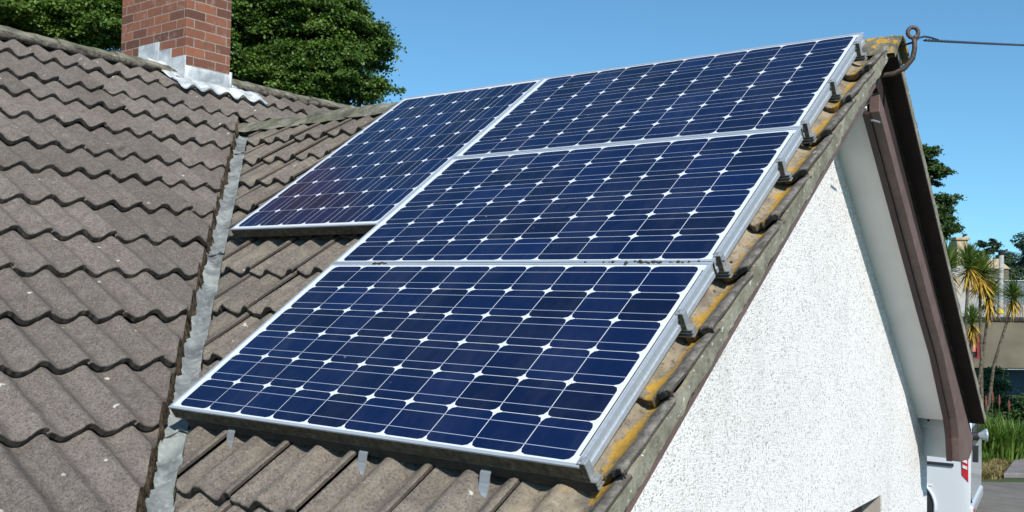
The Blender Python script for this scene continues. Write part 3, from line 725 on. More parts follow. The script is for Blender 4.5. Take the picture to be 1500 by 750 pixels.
# stepped flashing on the left face and the upstand on the right face
mb = MB()
e = .010
steps = [(cx0 + .27, -3.735, 2.286), (-3.735, -3.573, 2.215), (-3.573, cx1 + .012, 2.140)]
def roofz(x): return MZ0 - MM * x if x > -3.63 else 2.054
for a, b, zt in steps:
    mb.hexa([(a, cy0 - e, roofz(a) - .03), (b - .003, cy0 - e, roofz(b) - .03), (b - .003, cy0 - .001, roofz(b) - .03), (a, cy0 - .001, roofz(a) - .03),
             (a, cy0 - e - .002, zt), (b - .003, cy0 - e - .002, zt), (b - .003, cy0 - .001, zt), (a, cy0 - .001, zt)])
mb.build('step_flashing', MAT['lead_white'], chim, bevel=.002)
mb = MB(); P = []
for j in range(13):
    y = cy0 - .008 + (cy1 - cy0 + .016) * j / 12
    P.append([Vector((cx1 + .010 + .004 * nz((y, 1, z), 14), y, z)) for z in (1.90, 1.955, 1.97, 2.0, 2.03, 2.062)])
mb.grid(P); mb.box((cx1 + .001, cy1 - .012, 1.9), (cx1 + .016, cy1 + .008, 2.085))
o = mb.build('upstand_flashing', MAT['lead_white'], chim, smooth=True); 
md = o.modifiers.new('solid', 'SOLIDIFY'); md.thickness = .004
# apron dressed over the tile rolls
mb = MB(); P = []
for j in range(70):
    y = 2.20 + .80 * j / 69; row = []
    u = y; t = ((u + .07) % .3)
    sA = -(cx1 + .01) / cp
    for i in range(14):
        f = i / 13
        low = .150 + .05 * nz((y, 9, 1), 5) + .010 * math.cos(2 * math.pi * (t - .14) / PER) * -1 + .02 * nz((y, 3, 1), 8)
        if y < cy0 + .01: low *= 1.12
        s = sA - low * f + (0 if cy0 - .02 < y < cy1 + .02 else .0)
        n = -.015 + AMP * .5 + (prof(t) - AMP * .5) * (.15 + .60 * f) + LIFT * .9 + .018 + .012 * nz((y, f, 2.), 9)
        if f > .97: n -= .008
        row.append(mainp(y, s, n))
    P.append(row)
mb.grid(P)
o = mb.build('apron_flashing', MAT['lead_white'], chim, smooth=True); md = o.modifiers.new('solid', 'SOLIDIFY'); md.thickness = .005
mb = MB()
P = []
for j in range(24):                                # side soakers running up beside the left face
    x = -3.32 - .40 * j / 23; s = -x / cp
    P.append([mainp(y, s, .034 + .010 * nz((x, y, 1), 10)) for y in (cy0 - .135, cy0 - .10, cy0 - .06, cy0 - .02, cy0 - .005)])
mb.grid(P)
o = mb.build('soaker_flashing', MAT['lead_white'], chim, smooth=True); md = o.modifiers.new('solid', 'SOLIDIFY'); md.thickness = .005
mb = MB(); P = []
for j in range(12):
    x = -3.30 - .26 * j / 11; s = -x / cp
    P.append([mainp(y, s, .036 + .010 * nz((x, y, 4), 10)) for y in (cy1 + .005, cy1 + .04, cy1 + .08, cy1 + .12)])
mb.grid(P)
o = mb.build('soaker_flashing', MAT['lead_white'], chim, smooth=True); md = o.modifiers.new('solid', 'SOLIDIFY'); md.thickness = .005
mb = MB()                                          # rolled lead joint
mb.tube([mainp(cy0 - .02, 3.55 / cp, .055), mainp(cy0 + .02, 3.42 / cp, .055), mainp(cy0 + .06, 3.40 / cp, .05), mainp(cy1 - .02, 3.39 / cp, .05), mainp(cy1 + .06, 3.37 / cp, .055), mainp(cy1 + .13, 3.31 / cp, .05)], [.007, .008, .006, .006, .014, .018], 8)
mb.build('lead_roll', MAT['lead_white'], chim, smooth=True)

# ------------------------------------------------------------------ solar panels
VS = .8996
def panel(name, label, u0, v0, landscape, hot=()):
    T = Matrix((UX, UV, UN)).transposed().to_4x4(); T.translation = wing(u0, v0, 0)
    root = empty(name, label, 'solar panel', mat=T, group='solar panels on the roof')
    L, Wd = 1.65, .992; pitch = .1585; cell = .156
    nx, ny = (10, 6) if landscape else (6, 10)
    sx, sy = 1.0, VS
    w_, h_ = ((L, Wd) if landscape else (Wd, L)); h_ *= sy
    mx = (w_ - ((nx - 1) * pitch + cell)) / 2; my = (h_ - ((ny - 1) * pitch + cell) * sy) / 2
    fb = .011; D = .048
    # frame
    mb = MB()
    def bar(a, b, m=0): mb.box(a, b, m)
    bar((0, 0, -.006), (w_, fb, 0)); bar((0, h_ - fb, -.006), (w_, h_, 0)); bar((0, fb + .0005, -.006), (fb, h_ - fb - .0005, 0)); bar((w_ - fb, fb + .0005, -.006), (w_, h_ - fb - .0005, 0))
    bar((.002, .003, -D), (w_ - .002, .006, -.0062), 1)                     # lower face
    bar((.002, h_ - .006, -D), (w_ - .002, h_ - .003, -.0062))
    for xs in (1, -1):                                                       # ribbed long sides
        X = (lambda d: d) if xs == 1 else (lambda d: w_ - d)
        for z0, z1, d0 in ((-.016, -.0062, .001), (-.031, -.0162, .0045), (-D, -.0312, .000)):
            a, b = sorted((X(d0), X(.008))); bar((a, .0062, z0), (b, h_ - .0062, z1))
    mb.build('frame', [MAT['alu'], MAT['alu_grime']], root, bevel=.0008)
    # glass sheet with cells
    mb = MB(); cr = []
    i0 = 0
    mb.box((fb - .001, fb - .001, -.008), (w_ - fb + .001, h_ - fb + .001, -.0035), 0); cr += [0.] * 6
    ch = .0205
    for i in range(nx):
        for j in range(ny):
            x0 = mx + i * pitch; y0 = my + j * pitch * sy; x1 = x0 + cell; y1 = y0 + cell * sy; cy = ch * sy
            rv = min(.89, max(0., rng.normal(.48, .20))); 
            if (i, j) in hot: rv = 1.
            pts = [(x0 + ch, y0), (x1 - ch, y0), (x1 - ch * .3, y0 + cy * .3), (x1, y0 + cy), (x1, y1 - cy), (x1 - ch * .3, y1 - cy * .3), (x1 - ch, y1), (x0 + ch, y1), (x0 + ch * .3, y1 - cy * .3), (x0, y1 - cy), (x0, y0 + cy), (x0 + ch * .3, y0 + cy * .3)]
            mb.quad(*[(x, y, -.0030) for x, y in pts], m=1); cr.append(rv)
    bw = .0011
    if landscape:
        for j in range(ny):
            for f in (.25, .75):
                y = my + (j * pitch + cell * f) * sy; mb.quad((mx, y - bw, -.0026), (w_ - mx, y - bw, -.0026), (w_ - mx, y + bw, -.0026), (mx, y + bw, -.0026), m=2); cr.append(0.)
        xl = w_ - .0165; mb.quad((xl - .002, my + .02, -.0026), (xl + .002, my + .02, -.0026), (xl + .002, h_ - my - .02, -.0026), (xl - .002, h_ - my - .02, -.0026), m=3); cr.append(0.)
    else:
        for i in range(nx):
            for f in (.25, .75):
                x = mx + i * pitch + cell * f; mb.quad((x - bw, my, -.0026), (x + bw, my, -.0026), (x + bw, h_ - my, -.0026), (x - bw, h_ - my, -.0026), m=2); cr.append(0.)
    mb.build('cell_sheet', [MAT['backsheet'], MAT['cell'], MAT['busbar'], MAT['joint']], root, attrs=dict(cellrand=cr), recalc=False)
    return root
HP_ = .992 * VS; GAP = .0035
v1, v2 = HP_ + GAP, 2 * (HP_ + GAP)
panel('solar_panel', 'lowest solar panel, whose grimy lower frame overhangs the tiles on three hooks', 0, 0, True)
panel('solar_panel', 'middle of the three wide solar panels, between the lowest and the ridge one', 0, v1, True)
panel('solar_panel', 'uppermost wide solar panel, reaching the orange lichened ridge end', 0, v2, True)
panel('solar_panel', 'upright solar panel standing left of the wide ones beside the chimney side valley', -.994, 2.681 - 1.65 * VS, False)
# mounting rails
RT = Matrix((UX, UV, UN)).transposed().to_4x4()
rl = [('lowest', .004), ('second', .615), ('third', .915), ('fourth', 1.515), ('fifth', 1.805), ('sixth', 2.165), ('topmost', 2.545)]
desc = ['aluminium rail along the bottom edge of the lowest panel, above the three hooks',
        'aluminium rail under the upper half of the lowest panel, clamped at the verge',
        'aluminium rail whose clamp sits at the joint of lowest and middle panels',
        'aluminium rail under the upper half of the middle panel, clamped at the verge',
        'aluminium rail whose clamp sits at the joint of middle and uppermost panels',
        'aluminium rail under the uppermost panel, second clamp below the ridge end',
        'aluminium rail nearest the ridge, its clamp beside the orange lichen']
for k, (nm, v) in enumerate(rl):
    T = RT.copy(); T.translation = wing(.02, v, 0)
    root = empty('mounting_rail', desc[k], 'mounting rail', mat=T, group='rails carrying the solar panels')
    mb = MB(); xe = 1.662
    for n0, n1 in ((-.0530, -.0495), (-.0620, -.0590), (-.0745, -.0715)): mb.box((.05, .000, n0), (xe, .030, n1))
    mb.box((.05, .010, -.0715), (xe - .004, .020, -.0530))
    mb.build('rail_profile', MAT['alu_rail'], root, bevel=.0006)
    if k == 0:
        mb = MB(); mb.box((.04, -.0022, -.0800), (xe - .002, -.0006, -.0500)); mb.build('rail_shade_strip', MAT['skirt'], root)  # grimy rail front, painted near black to widen the shade band
    mb = MB()
    x0 = 1.6325
    mb.box((x0, .002, -.0490), (x0 + .014, .028, .0052))
    mb.box((x0 - .0105, .002, .0010), (x0 - .0002, .028, .0052))
    cl = mb.build('end_clamp', [MAT['alu_dull']], root, bevel=.002)
    mb = MB(); mb.box((x0 + .0005, -.0005, -.0485), (x0 + .0135, .0017, .0047)); mb.build('clamp_face', MAT['alu_grime'], cl)
    mb = MB(); mb.tube([(x0 + .001, .015, .0052), (x0 + .001, .015, .0080)], .0050, 6); mb.build('clamp_bolt', MAT['screw'], cl)
mb = MB()
for k, v in enumerate((1.30, 2.45)):
    T = RT.copy(); T.translation = wing(-.99, v, 0)
    root = empty('mounting_rail', ('aluminium rail under the bottom of the upright panel, hidden in its shade', 'aluminium rail under the top of the upright panel near the ridge')[k], 'mounting rail', mat=T, group='rails carrying the solar panels')
    mb = MB()
    for n0, n1 in ((-.0545, -.049), (-.0640, -.0590), (-.0745, -.0690)): mb.box((.03, .0, n0), (.97, .036, n1))
    mb.box((.03, .013, -.0690), (.97, .022, -.0545)); mb.build('rail_profile', MAT['alu_dull'], root)
# dirt and mortar crumbs lying on the panel joint
mb = MB()
for k in range(46):
    p = wing(.25 + rng.normal(0, .03) if k < 12 else 1.42 + rng.normal(0, .10), v1 - .006 + rng.normal(0, .003), .002); r = rng.uniform(.0025, .006)
    mb.tube([p - Vector((r, 0, 0)), p, p + Vector((r, 0, 0))], [r * .4, r, r * .5], 5)
tag(mb.build('moss_crumbs', MAT['joint']), 'loose dark moss crumbs caught in the joint between panels', 'debris', kind='stuff')

# roof hooks
hk = ['bent metal roof hook under the panel edge, closest to the lead valley', 'bent metal roof hook under the panel edge, between the other two hooks', 'bent metal roof hook under the panel edge, closest to the white wall']
for k, x in enumerate((.300, .900, 1.345)):
    T = RT.copy(); T.translation = wing(x, 0, 0)
    root = empty('roof_hook', hk[k], 'roof hook', mat=T, group='hooks holding the panel rails')
    pts = [(.05, -.062), (.002, -.062), (-.006, -.064), (-.012, -.070), (-.024, -.084), (-.040, -.096), (-.056, -.104)]
    mb = MB(); wd = .016
    for (a, b), (c, d) in zip(pts[:-1], pts[1:]):
        mb.hexa([(-wd, a, b - .005), (wd, a, b - .005), (wd, c, d - .005), (-wd, c, d - .005), (-wd, a, b), (wd, a, b), (wd, c, d), (-wd, c, d)])
    mb.build('strap', MAT['alu_dull'], root)
    mb = MB(); mb.tube([(0, .012, -.062), (0, .012, -.0585)], .007, 6); mb.build('bolt', MAT['screw'], root)

# hook and cable at the gable peak
hb = Vector((1.645, 2.32, 1.372))
root = empty('iron_hook', 'rusty iron eye hook curving up from the gable peak', 'hook', hb)
mb = MB()
hp = [(-.01, 0, 0), (.04, .0, .0), (.095, .01, .004), (.138, .02, .026), (.166, .03, .066), (.174, .03, .105), (.173, .03, .135), (.170, .03, .150)]
mb.tube(hp, [.009, .010, .011, .011, .0115, .011, .010, .009], 10)
mb.build('shank', MAT['iron'], root, smooth=True)
mb = MB(); c = Vector((.167, .03, .176))
mb.tube([c + Vector((.80, .6, 0)) * (.0225 * math.cos(a)) + Vector((0, 0, .0225 * math.sin(a))) for a in np.linspace(-1.4, 4.75, 26)], .0085, 8)
mb.build('eye', MAT['iron'], root, smooth=True)
# cable
c0 = hb + Vector((.02, .10, .14)); c1 = hb + Vector((.170, .035, .135)); end = at(1760, 66, 13)
root = empty('overhead_cable', 'thin black twisted cable running from the hook across the blue sky', 'cable', c1)
def cab(pts, r, name):
    mb = MB(); mb.tube([Vector(p) - c1 for p in pts], r, 6, cap=True); return mb.build(name, MAT['cable'], root, smooth=True)
lead_in = [c0, c0.lerp(c1, .5) + Vector((0, 0, -.004)), c1, c1.lerp(end, .006) + Vector((0, 0, .020)), c1.lerp(end, .012) + Vector((0, 0, .026)), c1.lerp(end, .019) + Vector((0, 0, .022)), c1.lerp(end, .028) + Vector((0, 0, .012))]
cab(lead_in, .0045, 'lead_in')
dirv = (end - c1).normalized(); sd = dirv.cross(Vector((0, 0, 1))).normalized(); upv = sd.cross(dirv)
for ph in (0, math.pi):
    pts = []
    for i in range(900):
        f = .012 + .988 * (i / 899); a = i * .9 + ph
        pts.append(c1.lerp(end, f) + Vector((0, 0, .012 - .16 * f * (1 - f) * 1.0)) + (sd * math.cos(a) + upv * math.sin(a)) * .0036)
    cab(pts, .0036, 'strand')
mb = MB(); q = hb
mb2 = [q + Vector((.012, -.02, -.03)), q + Vector((.02, -.05, -.09)), q + Vector((.02, -.09, -.13)), q + Vector((.0, -.14, -.17))]
cab(mb2, .003, 'down_wire')
root = empty('cable_clip', 'small galvanised clip screwed to the brown bargeboard below the hook', 'clip', hb + Vector((.02, -.05, -.20)))
mb = MB(); mb.tube([(0, 0, 0), (.01, .05, .0), (.012, .07, .0)], .005, 8); mb.build('clip_body', MAT['screw'], root)

# ------------------------------------------------------------------ ground
def flat(name, pts, z, mat):
    mb = MB(); mb.quad(*[(p[0], p[1], z) for p in pts]); return struct(mb.build(name, mat))
flat('ground', [(-900, -900), (900, -900), (900, 900), (-900, 900)], ZG, MAT['ground'])
ra = at_z(1405, 706, ZG); rb = at_z(1520, 707, ZG)
rd = (rb - ra).normalized(); rn = Vector((rd.y, -rd.x, 0))
if rn.dot(CAM - ra) < 0: rn = -rn
flat('road', [ra - rd * 30, ra + rd * 60, ra + rd * 60 + rn * 14, ra - rd * 30 + rn * 14], ZG + .004, MAT['road'])
pa = at_z(1470, 701, ZG); pb = at_z(1497, 664, ZG); pd = (pb - pa).normalized()
mbp = MB(); mbp.prism([Vector((p.x, p.y, ZG)) for p in (pa, pa + rd * 6, pb + rd * 6 + pd * 8, pb + pd * 8)], (0, 0, .10)); struct(mbp.build('pavement', MAT['path'], bevel=.02))

# ------------------------------------------------------------------ vegetation
def leaf_mesh(name, pts, nrm, size, mat, parent, asp=.62, loc=None, rnd_attr=None):
    n = len(pts); nrm = nrm / np.linalg.norm(nrm, axis=1, keepdims=True)
    t = rng.normal(size=(n, 3)); t -= nrm * (t * nrm).sum(1, keepdims=True); t /= np.linalg.norm(t, axis=1, keepdims=True)
    b = np.cross(nrm, t); s = (size * rng.uniform(.6, 1.25, n))[:, None]
    v = np.empty((n, 4, 3)); v[:, 0] = pts - t * s * .5; v[:, 1] = pts + b * s * asp * .5 - nrm * s * .10; v[:, 2] = pts + t * s * .5; v[:, 3] = pts - b * s * asp * .5 - nrm * s * .10
    me = bpy.data.meshes.new(name); me.vertices.add(4 * n); me.vertices.foreach_set('co', v.ravel())
    me.loops.add(4 * n); me.loops.foreach_set('vertex_index', np.arange(4 * n)); me.polygons.add(n)
    me.polygons.foreach_set('loop_start', np.arange(0, 4 * n, 4)); me.polygons.foreach_set('loop_total', np.full(n, 4))
    me.update(calc_edges=True); me.materials.append(mat)
    a = me.attributes.new('leafrand', 'FLOAT', 'FACE'); a.data.foreach_set('value', (rnd_attr if rnd_attr is not None else rng.random(n)).astype(np.float32))
    o = bpy.data.objects.new(name, me); COL.objects.link(o); o.parent = parent
    return o
def crown(lobes, n_cl, per, cl_r, flat_=.6, droop=.25):
    P = []; Nn = []; A = []
    vol = np.array([l[1][0] * l[1][1] + l[1][0] * l[1][2] for l in lobes]); vol = vol / vol.sum()
    for li, (c, r) in enumerate(lobes):
        k = max(4, int(n_cl * vol[li]))
        for q in range(k):
            d = rng.normal(size=3); d /= np.linalg.norm(d)
            rad = rng.uniform(.35, 1.0) ** .5
            cc = np.array(c) + d * np.array(r) * rad
            rr = cl_r * rng.uniform(.55, 1.35); m = int(per * (rr / cl_r) ** 2); tone = rng.normal(.45, .13)
            ns = 9; sc_ = rng.normal(size=(ns, 3)); sc_ /= np.linalg.norm(sc_, axis=1, keepdims=True); sc_[:, 2] = np.where(sc_[:, 2] < -.3, -sc_[:, 2], sc_[:, 2])
            sc_ *= (rng.uniform(.35, 1.0, ns) ** .5)[:, None]
            w_ = rng.integers(0, ns, m); e = rng.normal(size=(m, 3)) * np.array([.30, .30, .17])
            e[:, 2] -= .35 * (e[:, 0] ** 2 + e[:, 1] ** 2)
            p = cc + (sc_[w_] + e) * np.array([rr, rr, rr * flat_])
            nn = sc_[w_] * .35 + np.array([0, 0, .55]) + rng.normal(size=(m, 3)) * .55 + d * .2
            P.append(p); Nn.append(nn); A.append(np.clip(rng.normal(tone, .2, m), 0, 1))
    return np.concatenate(P), np.concatenate(Nn), np.concatenate(A)
def tree(name, label, base, height, lobes, n_cl, per, cl_r, leaf, mat, group=None, trunk_r=.3, flat_=.6):
    base = Vector(base); root = empty(name, label, 'tree', base, group); height = height * .72
    P, Nn, A = crown([(np.array(c) - np.array(base), r) for c, r in lobes], n_cl, per, cl_r, flat_)
    leaf_mesh('crown', P, Nn, leaf, mat, root, rnd_attr=A)
    mb = MB(); mb.tube([(0, 0, -.2), (.05, 0, height * .3), (.1, .05, height * .6)], [trunk_r * 1.2, trunk_r * .9, trunk_r * .6], 10)
    top_ = Vector((.1, .05, height * .6))
    for c, r in lobes:
        c = Vector(c) - base; mb.tube([Vector((.06, .02, height * .38)), top_.lerp(c, .5), c], [trunk_r * .55, trunk_r * .35, trunk_r * .12], 7)
        for k in range(7):
            d = Vector(rng.normal(size=3)).normalized(); mb.tube([c, c + Vector((d.x * r[0], d.y * r[1], d.z * r[2])) * .75], [trunk_r * .16, trunk_r * .03], 5)
    mb.build('trunk', MAT['bark'], root, smooth=True)
    return root
def L_(px, py, d, r): return (tuple(at(px, py, d)), r if isinstance(r, tuple) else (r, r, r))
D = 26
t1 = at(400, 100, D + 1); 
tree('sycamore_tree', 'big sycamore with a dark dense crown right of the brick chimney', (t1.x, t1.y, ZG), 8,
     [L_(400, 30, D, (2.1, 2.1, 1.7)), L_(455, 60, D - .5, (1.5, 1.5, 1.5)), L_(506, 95, D - .3, (.80, .9, .95)), L_(345, 75, D - 1, (1.3, 1.3, 1.0)), L_(440, 120, D - .8, (1.7, 1.3, .7)), L_(538, 78, D, (.42, .4, .33)), L_(540, 125, D, (.42, .5, .34)), L_(490, 25, D, (.95, .9, .7)), L_(380, -70, D + 1, (2.0, 2.0, 1.6)), L_(400, 185, D + .5, (2.2, 2.0, 1.3))],
     390, 1300, .46, .100, MAT['leaf'], 'sycamores behind the roof', .35, .75)
t2 = at(90, 100, D + 2)
tree('sycamore_tree', 'big sycamore with a gappy dark crown left of the brick chimney', (t2.x, t2.y, ZG), 8,
     [L_(40, 20, D, (1.0, 1.0, .6)), L_(150, 45, D, (1.1, 1.0, .8)), L_(80, 75, D + 1.2, (2.2, 1.0, .9)), L_(210, 20, D + 1, (1.2, 1.2, 1.2)), L_(-60, 20, D, (1.8, 1.6, 1.3)), L_(90, -60, D + 1, (2.3, 2.0, 1.1)), L_(130, 5, D + 2.0, (2.0, .8, 1.0)), L_(70, 170, D + 1, (2.4, 2.0, 1.4))],
     280, 1300, .48, .100, MAT['leaf'], 'sycamores behind the roof', .35, .75)
t3 = at(1340, 300, 26)
tree('broadleaf_tree', 'dark green tree rising behind the far verge of the gable', (t3.x, t3.y, ZG), 6.5,
     [L_(1352, 235, 26, (.32, .4, .30)), L_(1352, 262, 26, (.60, .5, .30)), L_(1350, 300, 26, (.78, .6, .34)), L_(1355, 335, 26, (.78, .6, .34)), L_(1330, 320, 26, (1.2, .9, .8)), L_(1320, 260, 26.5, (.7, .7, .7)), L_(1378, 345, 26, (.36, .3, .16))],
     170, 420, .21, .085, MAT['leaf_blue'], None, .16, .8)
t4 = at(1452, 370, 62)
tree('small_pine', 'small wind bent tree on the skyline beside the pole top', (t4.x, t4.y, ZG), 6.2,
     [L_(1441, 359, 62, (.30, .4, .16)), L_(1456, 360, 62, (.26, .4, .30)), L_(1450, 369, 62, (.40, .4, .14)), L_(1435, 374, 62, (.40, .4, .20))],
     40, 160, .20, .13, MAT['leaf_far'], None, .10, .7)
t5 = Vector((3.5, 23.0, ZG))  # out-of-view tree, added to cast shade on the shrubs
tree('added_shade_tree', 'unseen leafy tree added beside the road to shade the corner below the tan building', t5, 6.5,
     [((3.5, 23.0, 5.2), (1.2, 1.2, .9)), ((3.0, 23.4, 6.1), (1.0, 1.0, .8)), ((4.1, 22.5, 5.9), (1.0, 1.0, .8)), ((2.7, 23.1, 5.2), (.8, .8, .6))], 70, 420, .42, .15, MAT['leaf'], None, .16, .75)
# the far wood on the skyline
P = []; Nn = []; A = []
for k in range(760):                             # the same belt of trees runs on all along the horizon
    az = R(rng.uniform(-38, 120)) ; d = rng.uniform(118, 150); c = np.array([CAM.x, CAM.y, ZG]) + np.array([d * math.sin(az - R(62)), d * math.cos(az - R(62)), rng.uniform(.3, 3.6)])
    dpx = 750 + FPX * math.tan(math.atan2((Vector(c) - CAM).dot(RIGHT), (Vector(c) - CAM).dot(FWD)))
    if 1380 < dpx < 1530: continue
    r = rng.uniform(1.6, 3.0); m = 150; e = rng.normal(size=(m, 3)); e /= np.linalg.norm(e, axis=1, keepdims=True)
    p = c + e * (rng.uniform(.5, 1, m) ** .5)[:, None] * np.array([r, r, r * .75]); P.append(p); Nn.append(e + np.array([0, 0, .6]) + rng.normal(size=(m, 3)) * .3); A.append(np.clip(rng.normal(.45, .2, m), 0, 1))
for k in range(190):
    f = rng.random(); px = 1380 + 420 * f
    d = 112 + rng.uniform(-5, 8); topy = 374 - 26 * min(1, max(0, (px - 1466) / 45)) ** .8 - (6 * math.sin(px * .11)) if px > 1462 else 392 + 4 * math.sin(px * .2)
    c = at(px, topy + rng.uniform(3, 60), d); r = rng.uniform(.8, 1.6); m = 420
    e = rng.normal(size=(m, 3)); e /= np.linalg.norm(e, axis=1, keepdims=True)
    p = np.array(c) + e * (rng.uniform(.5, 1, m) ** .5)[:, None] * np.array([r, r, r * .75]); P.append(p); Nn.append(e + np.array([0, 0, .6]) + rng.normal(size=(m, 3)) * .3); A.append(np.clip(rng.normal(.45, .2, m), 0, 1))
wood = leaf_mesh('far_wood', np.concatenate(P), np.concatenate(Nn), .34, MAT['leaf_far'], None, rnd_attr=np.concatenate(A))
tag(wood, 'dark green wood on the skyline beyond the grey shed', 'wood', kind='stuff')

# cabbage palms
def palm(label, top, base, nb, ln, seed, lean=0.):
    rg = np.random.default_rng(seed); top = Vector(top); b = Vector((base.x, base.y, ZG))
    root = empty('cabbage_palm', label, 'palm', b, 'cabbage palms beyond the gable')
    t = top - b; mb = MB()
    mid = t * .5 + Vector((rg.normal(0, .06), rg.normal(0, .06), 0)); mb.tube([(0, 0, -.1), t * .25 + Vector((.02, .02, 0)), mid, t * .8, t], [.060, .045, .036, .032, .034], 8)
    mb.build('trunk', MAT['bark'], root, smooth=True)
    for nm, mat, n, lo, hi, L0 in (('green_leaves', MAT['blade_green'], int(nb * 1.7), -.25, 1.5, ln), ('dead_leaves', MAT['blade_yellow'], int(nb * .8), -1.4, -.30, ln * .80)):
        mb = MB(); av = []
        for k in range(n):
            az = rg.uniform(0, 2 * math.pi); el = rg.uniform(lo, hi) if nm != 'green_leaves' else lo + (hi - lo) * rg.random() ** .75; L = L0 * rg.uniform(.7, 1.1)
            h = Vector((math.cos(az), math.sin(az), 0)); d = h * math.cos(el) + Vector((0, 0, math.sin(el))); sd = Vector((-h.y, h.x, 0)); w0 = .021 * ln / .55; pts = []
            o_ = t + Vector((0, 0, rg.uniform(-.10, .10) if nm == 'green_leaves' else rg.uniform(-.26, -.02)))
            for i in range(5):
                f = i / 4; p = o_ + d * (L * f) + Vector((0, 0, -1)) * (L * (.10 if nm == 'green_leaves' else .25) * f * f); ww = w0 * (1 - f ** 2.2) + .001; pts.append([p - sd * ww, p + Vector((0, 0, -ww * .4)), p + sd * ww])
            n0 = len(mb.f); mb.grid(pts); av += [rg.random()] * (len(mb.f) - n0)
        mb.build(nm, mat, root, attrs=dict(leafrand=av), recalc=False)
palm('cabbage palm beside the stone chimney, leftmost and partly behind the verge', at(1389, 392, 20), at(1392, 600, 20), 90, .62, 1)
palm('tallest cabbage palm, its green tuft standing in front of the stone chimney', at(1420, 387, 21.5), at(1402, 600, 21), 95, .56, 2)
palm('cabbage palm with a wide yellow skirt, just right of the tallest palm', at(1438, 400, 22), at(1425, 600, 22), 110, .62, 3)
palm('cabbage palm in front of the pale picket fence, left of the pole', at(1449, 432, 23), at(1432, 600, 23), 90, .56, 4)
palm('cabbage palm right of the pole, its thin trunk crossing the tan wall', at(1484, 434, 24), at(1436, 600, 24), 80, .54, 5)
palm('lowest cabbage palm, its tuft just above the red window', at(1424, 470, 19), at(1414, 600, 19), 85, .36, 6)
# red hot poker clump, shrubs, dry grass
def blades(name, area, n, hmin, hmax, mat, wid, parent=None, lean=.35, seed=0, loc=None):
    rg = np.random.default_rng(seed); V = []; A = []
    for k in range(n):
        p = area(rg); h = rg.uniform(hmin, hmax); az = rg.uniform(0, 6.283); dx = np.array([math.cos(az), math.sin(az), 0]); l = rg.uniform(.1, lean) * h; sd = np.array([-dx[1], dx[0], 0]) * wid
        a = p - sd; b = p + sd; m1 = p + dx * l * .35 + np.array([0, 0, h * .6]); tp = p + dx * l + np.array([0, 0, h * rg.uniform(.75, 1)])
        V += [a, b, m1 + sd * .7, m1 - sd * .7, m1 - sd * .7, m1 + sd * .7, tp + sd * .1, tp - sd * .1]; A += [rg.random()] * 2
    V = np.array(V); n2 = len(V) // 4; me = bpy.data.meshes.new(name); me.vertices.add(len(V)); me.vertices.foreach_set('co', V.ravel()); me.loops.add(len(V)); me.loops.foreach_set('vertex_index', np.arange(len(V)))
    me.polygons.add(n2); me.polygons.foreach_set('loop_start', np.arange(0, len(V), 4)); me.polygons.foreach_set('loop_total', np.full(n2, 4)); me.update(calc_edges=True); me.materials.append(mat)
    at_ = me.attributes.new('leafrand', 'FLOAT', 'FACE'); at_.data.foreach_set('value', np.array(A, np.float32)); o = bpy.data.objects.new(name, me); COL.objects.link(o)
    if parent: o.parent = parent
    return o
def quad_area(p, q, r, s):
    def f(rg):
        a, b = rg.random(), rg.random(); x = (p * (1 - a) + q * a) * (1 - b) + (s * (1 - a) + r * a) * b; return np.array([x.x, x.y, ZG])
    return f
g0 = [at_z(*q, ZG) for q in ((1418, 703), (1466, 702), (1488, 668), (1418, 668))]
tag(blades('dry_grass', quad_area(*g0), 9000, .05, .16, MAT['dry_grass'], .012, seed=2, lean=.9), 'dry yellow grass strip between the green plants and the road', 'grass', kind='stuff')
g1 = [at_z(*q, ZG) for q in ((1405, 692), (1446, 684), (1470, 667), (1405, 660))]
tag(blades('green_grass', quad_area(*g1), 7000, .10, .30, MAT['grass'], .012, seed=3, lean=.7), 'green grass in front of the flowering clump', 'grass', kind='stuff')
cl0 = at_z(1450, 672, ZG)
root = empty('poker_plant', 'clump of long green leaves with red flower spikes beside the road', 'plant', cl0)
def disc(c, rx, ry):
    def f(rg):
        a = rg.uniform(0, 6.283); r = math.sqrt(rg.random()); x = RIGHT * (math.cos(a) * r * rx) + FWD * (math.sin(a) * r * ry); return np.array([x.x, x.y, 0])
    return f
blades('leaves', disc(None, .62, .7), 3600, .45, .95, MAT['grass'], .017, root, .75, 5)
for k, (px, h) in enumerate(((-.30, 1.25), (-.12, 1.12), (.16, 1.15), (.02, 1.22), (.36, 1.05))):
    mb = MB(); mf = MB(); p = Vector((RIGHT.x * px, RIGHT.y * px, 0)); mb.tube([p, p + Vector((.02, 0, h * .6)), p + Vector((.03, .01, h))], .010, 5); q = p + Vector((.03, .01, h)); mf.tube([q - Vector((0, 0, .05)), q, q + Vector((0, 0, .12)), q + Vector((0, 0, .18))], [.012, .022, .018, .005], 7)
    mb.build('stem', MAT['blade_green'], root); mf.build('flower_spike', MAT['poker'], root)
def shrub(label, c, lobes, n, per, leaf, mat):
    root = empty('shrub', label, 'shrub', c); P, Nn, A = crown([(np.array(a) - np.array(c), r) for a, r in lobes], n, per, .28, .8); leaf_mesh('foliage', P, Nn, leaf, mat, root, rnd_attr=A)
    mb = MB()
    for a, r in lobes: mb.tube([(0, 0, 0), Vector(a) - Vector(c)], [.05, .02], 6)
    mb.build('stem', MAT['bark'], root)
sc = at_z(1440, 610, ZG)
shrub('dark green shrub in deep shade below the red window', sc, [L_(1432, 575, 27, (.5, .5, .45)), L_(1452, 570, 28, (.45, .5, .35)), L_(1428, 600, 26, (.6, .6, .45)), L_(1415, 560, 27, (.5, .5, .5))], 44, 420, .09, MAT['leaf_blue'])
sc2 = at_z(1492, 640, ZG)
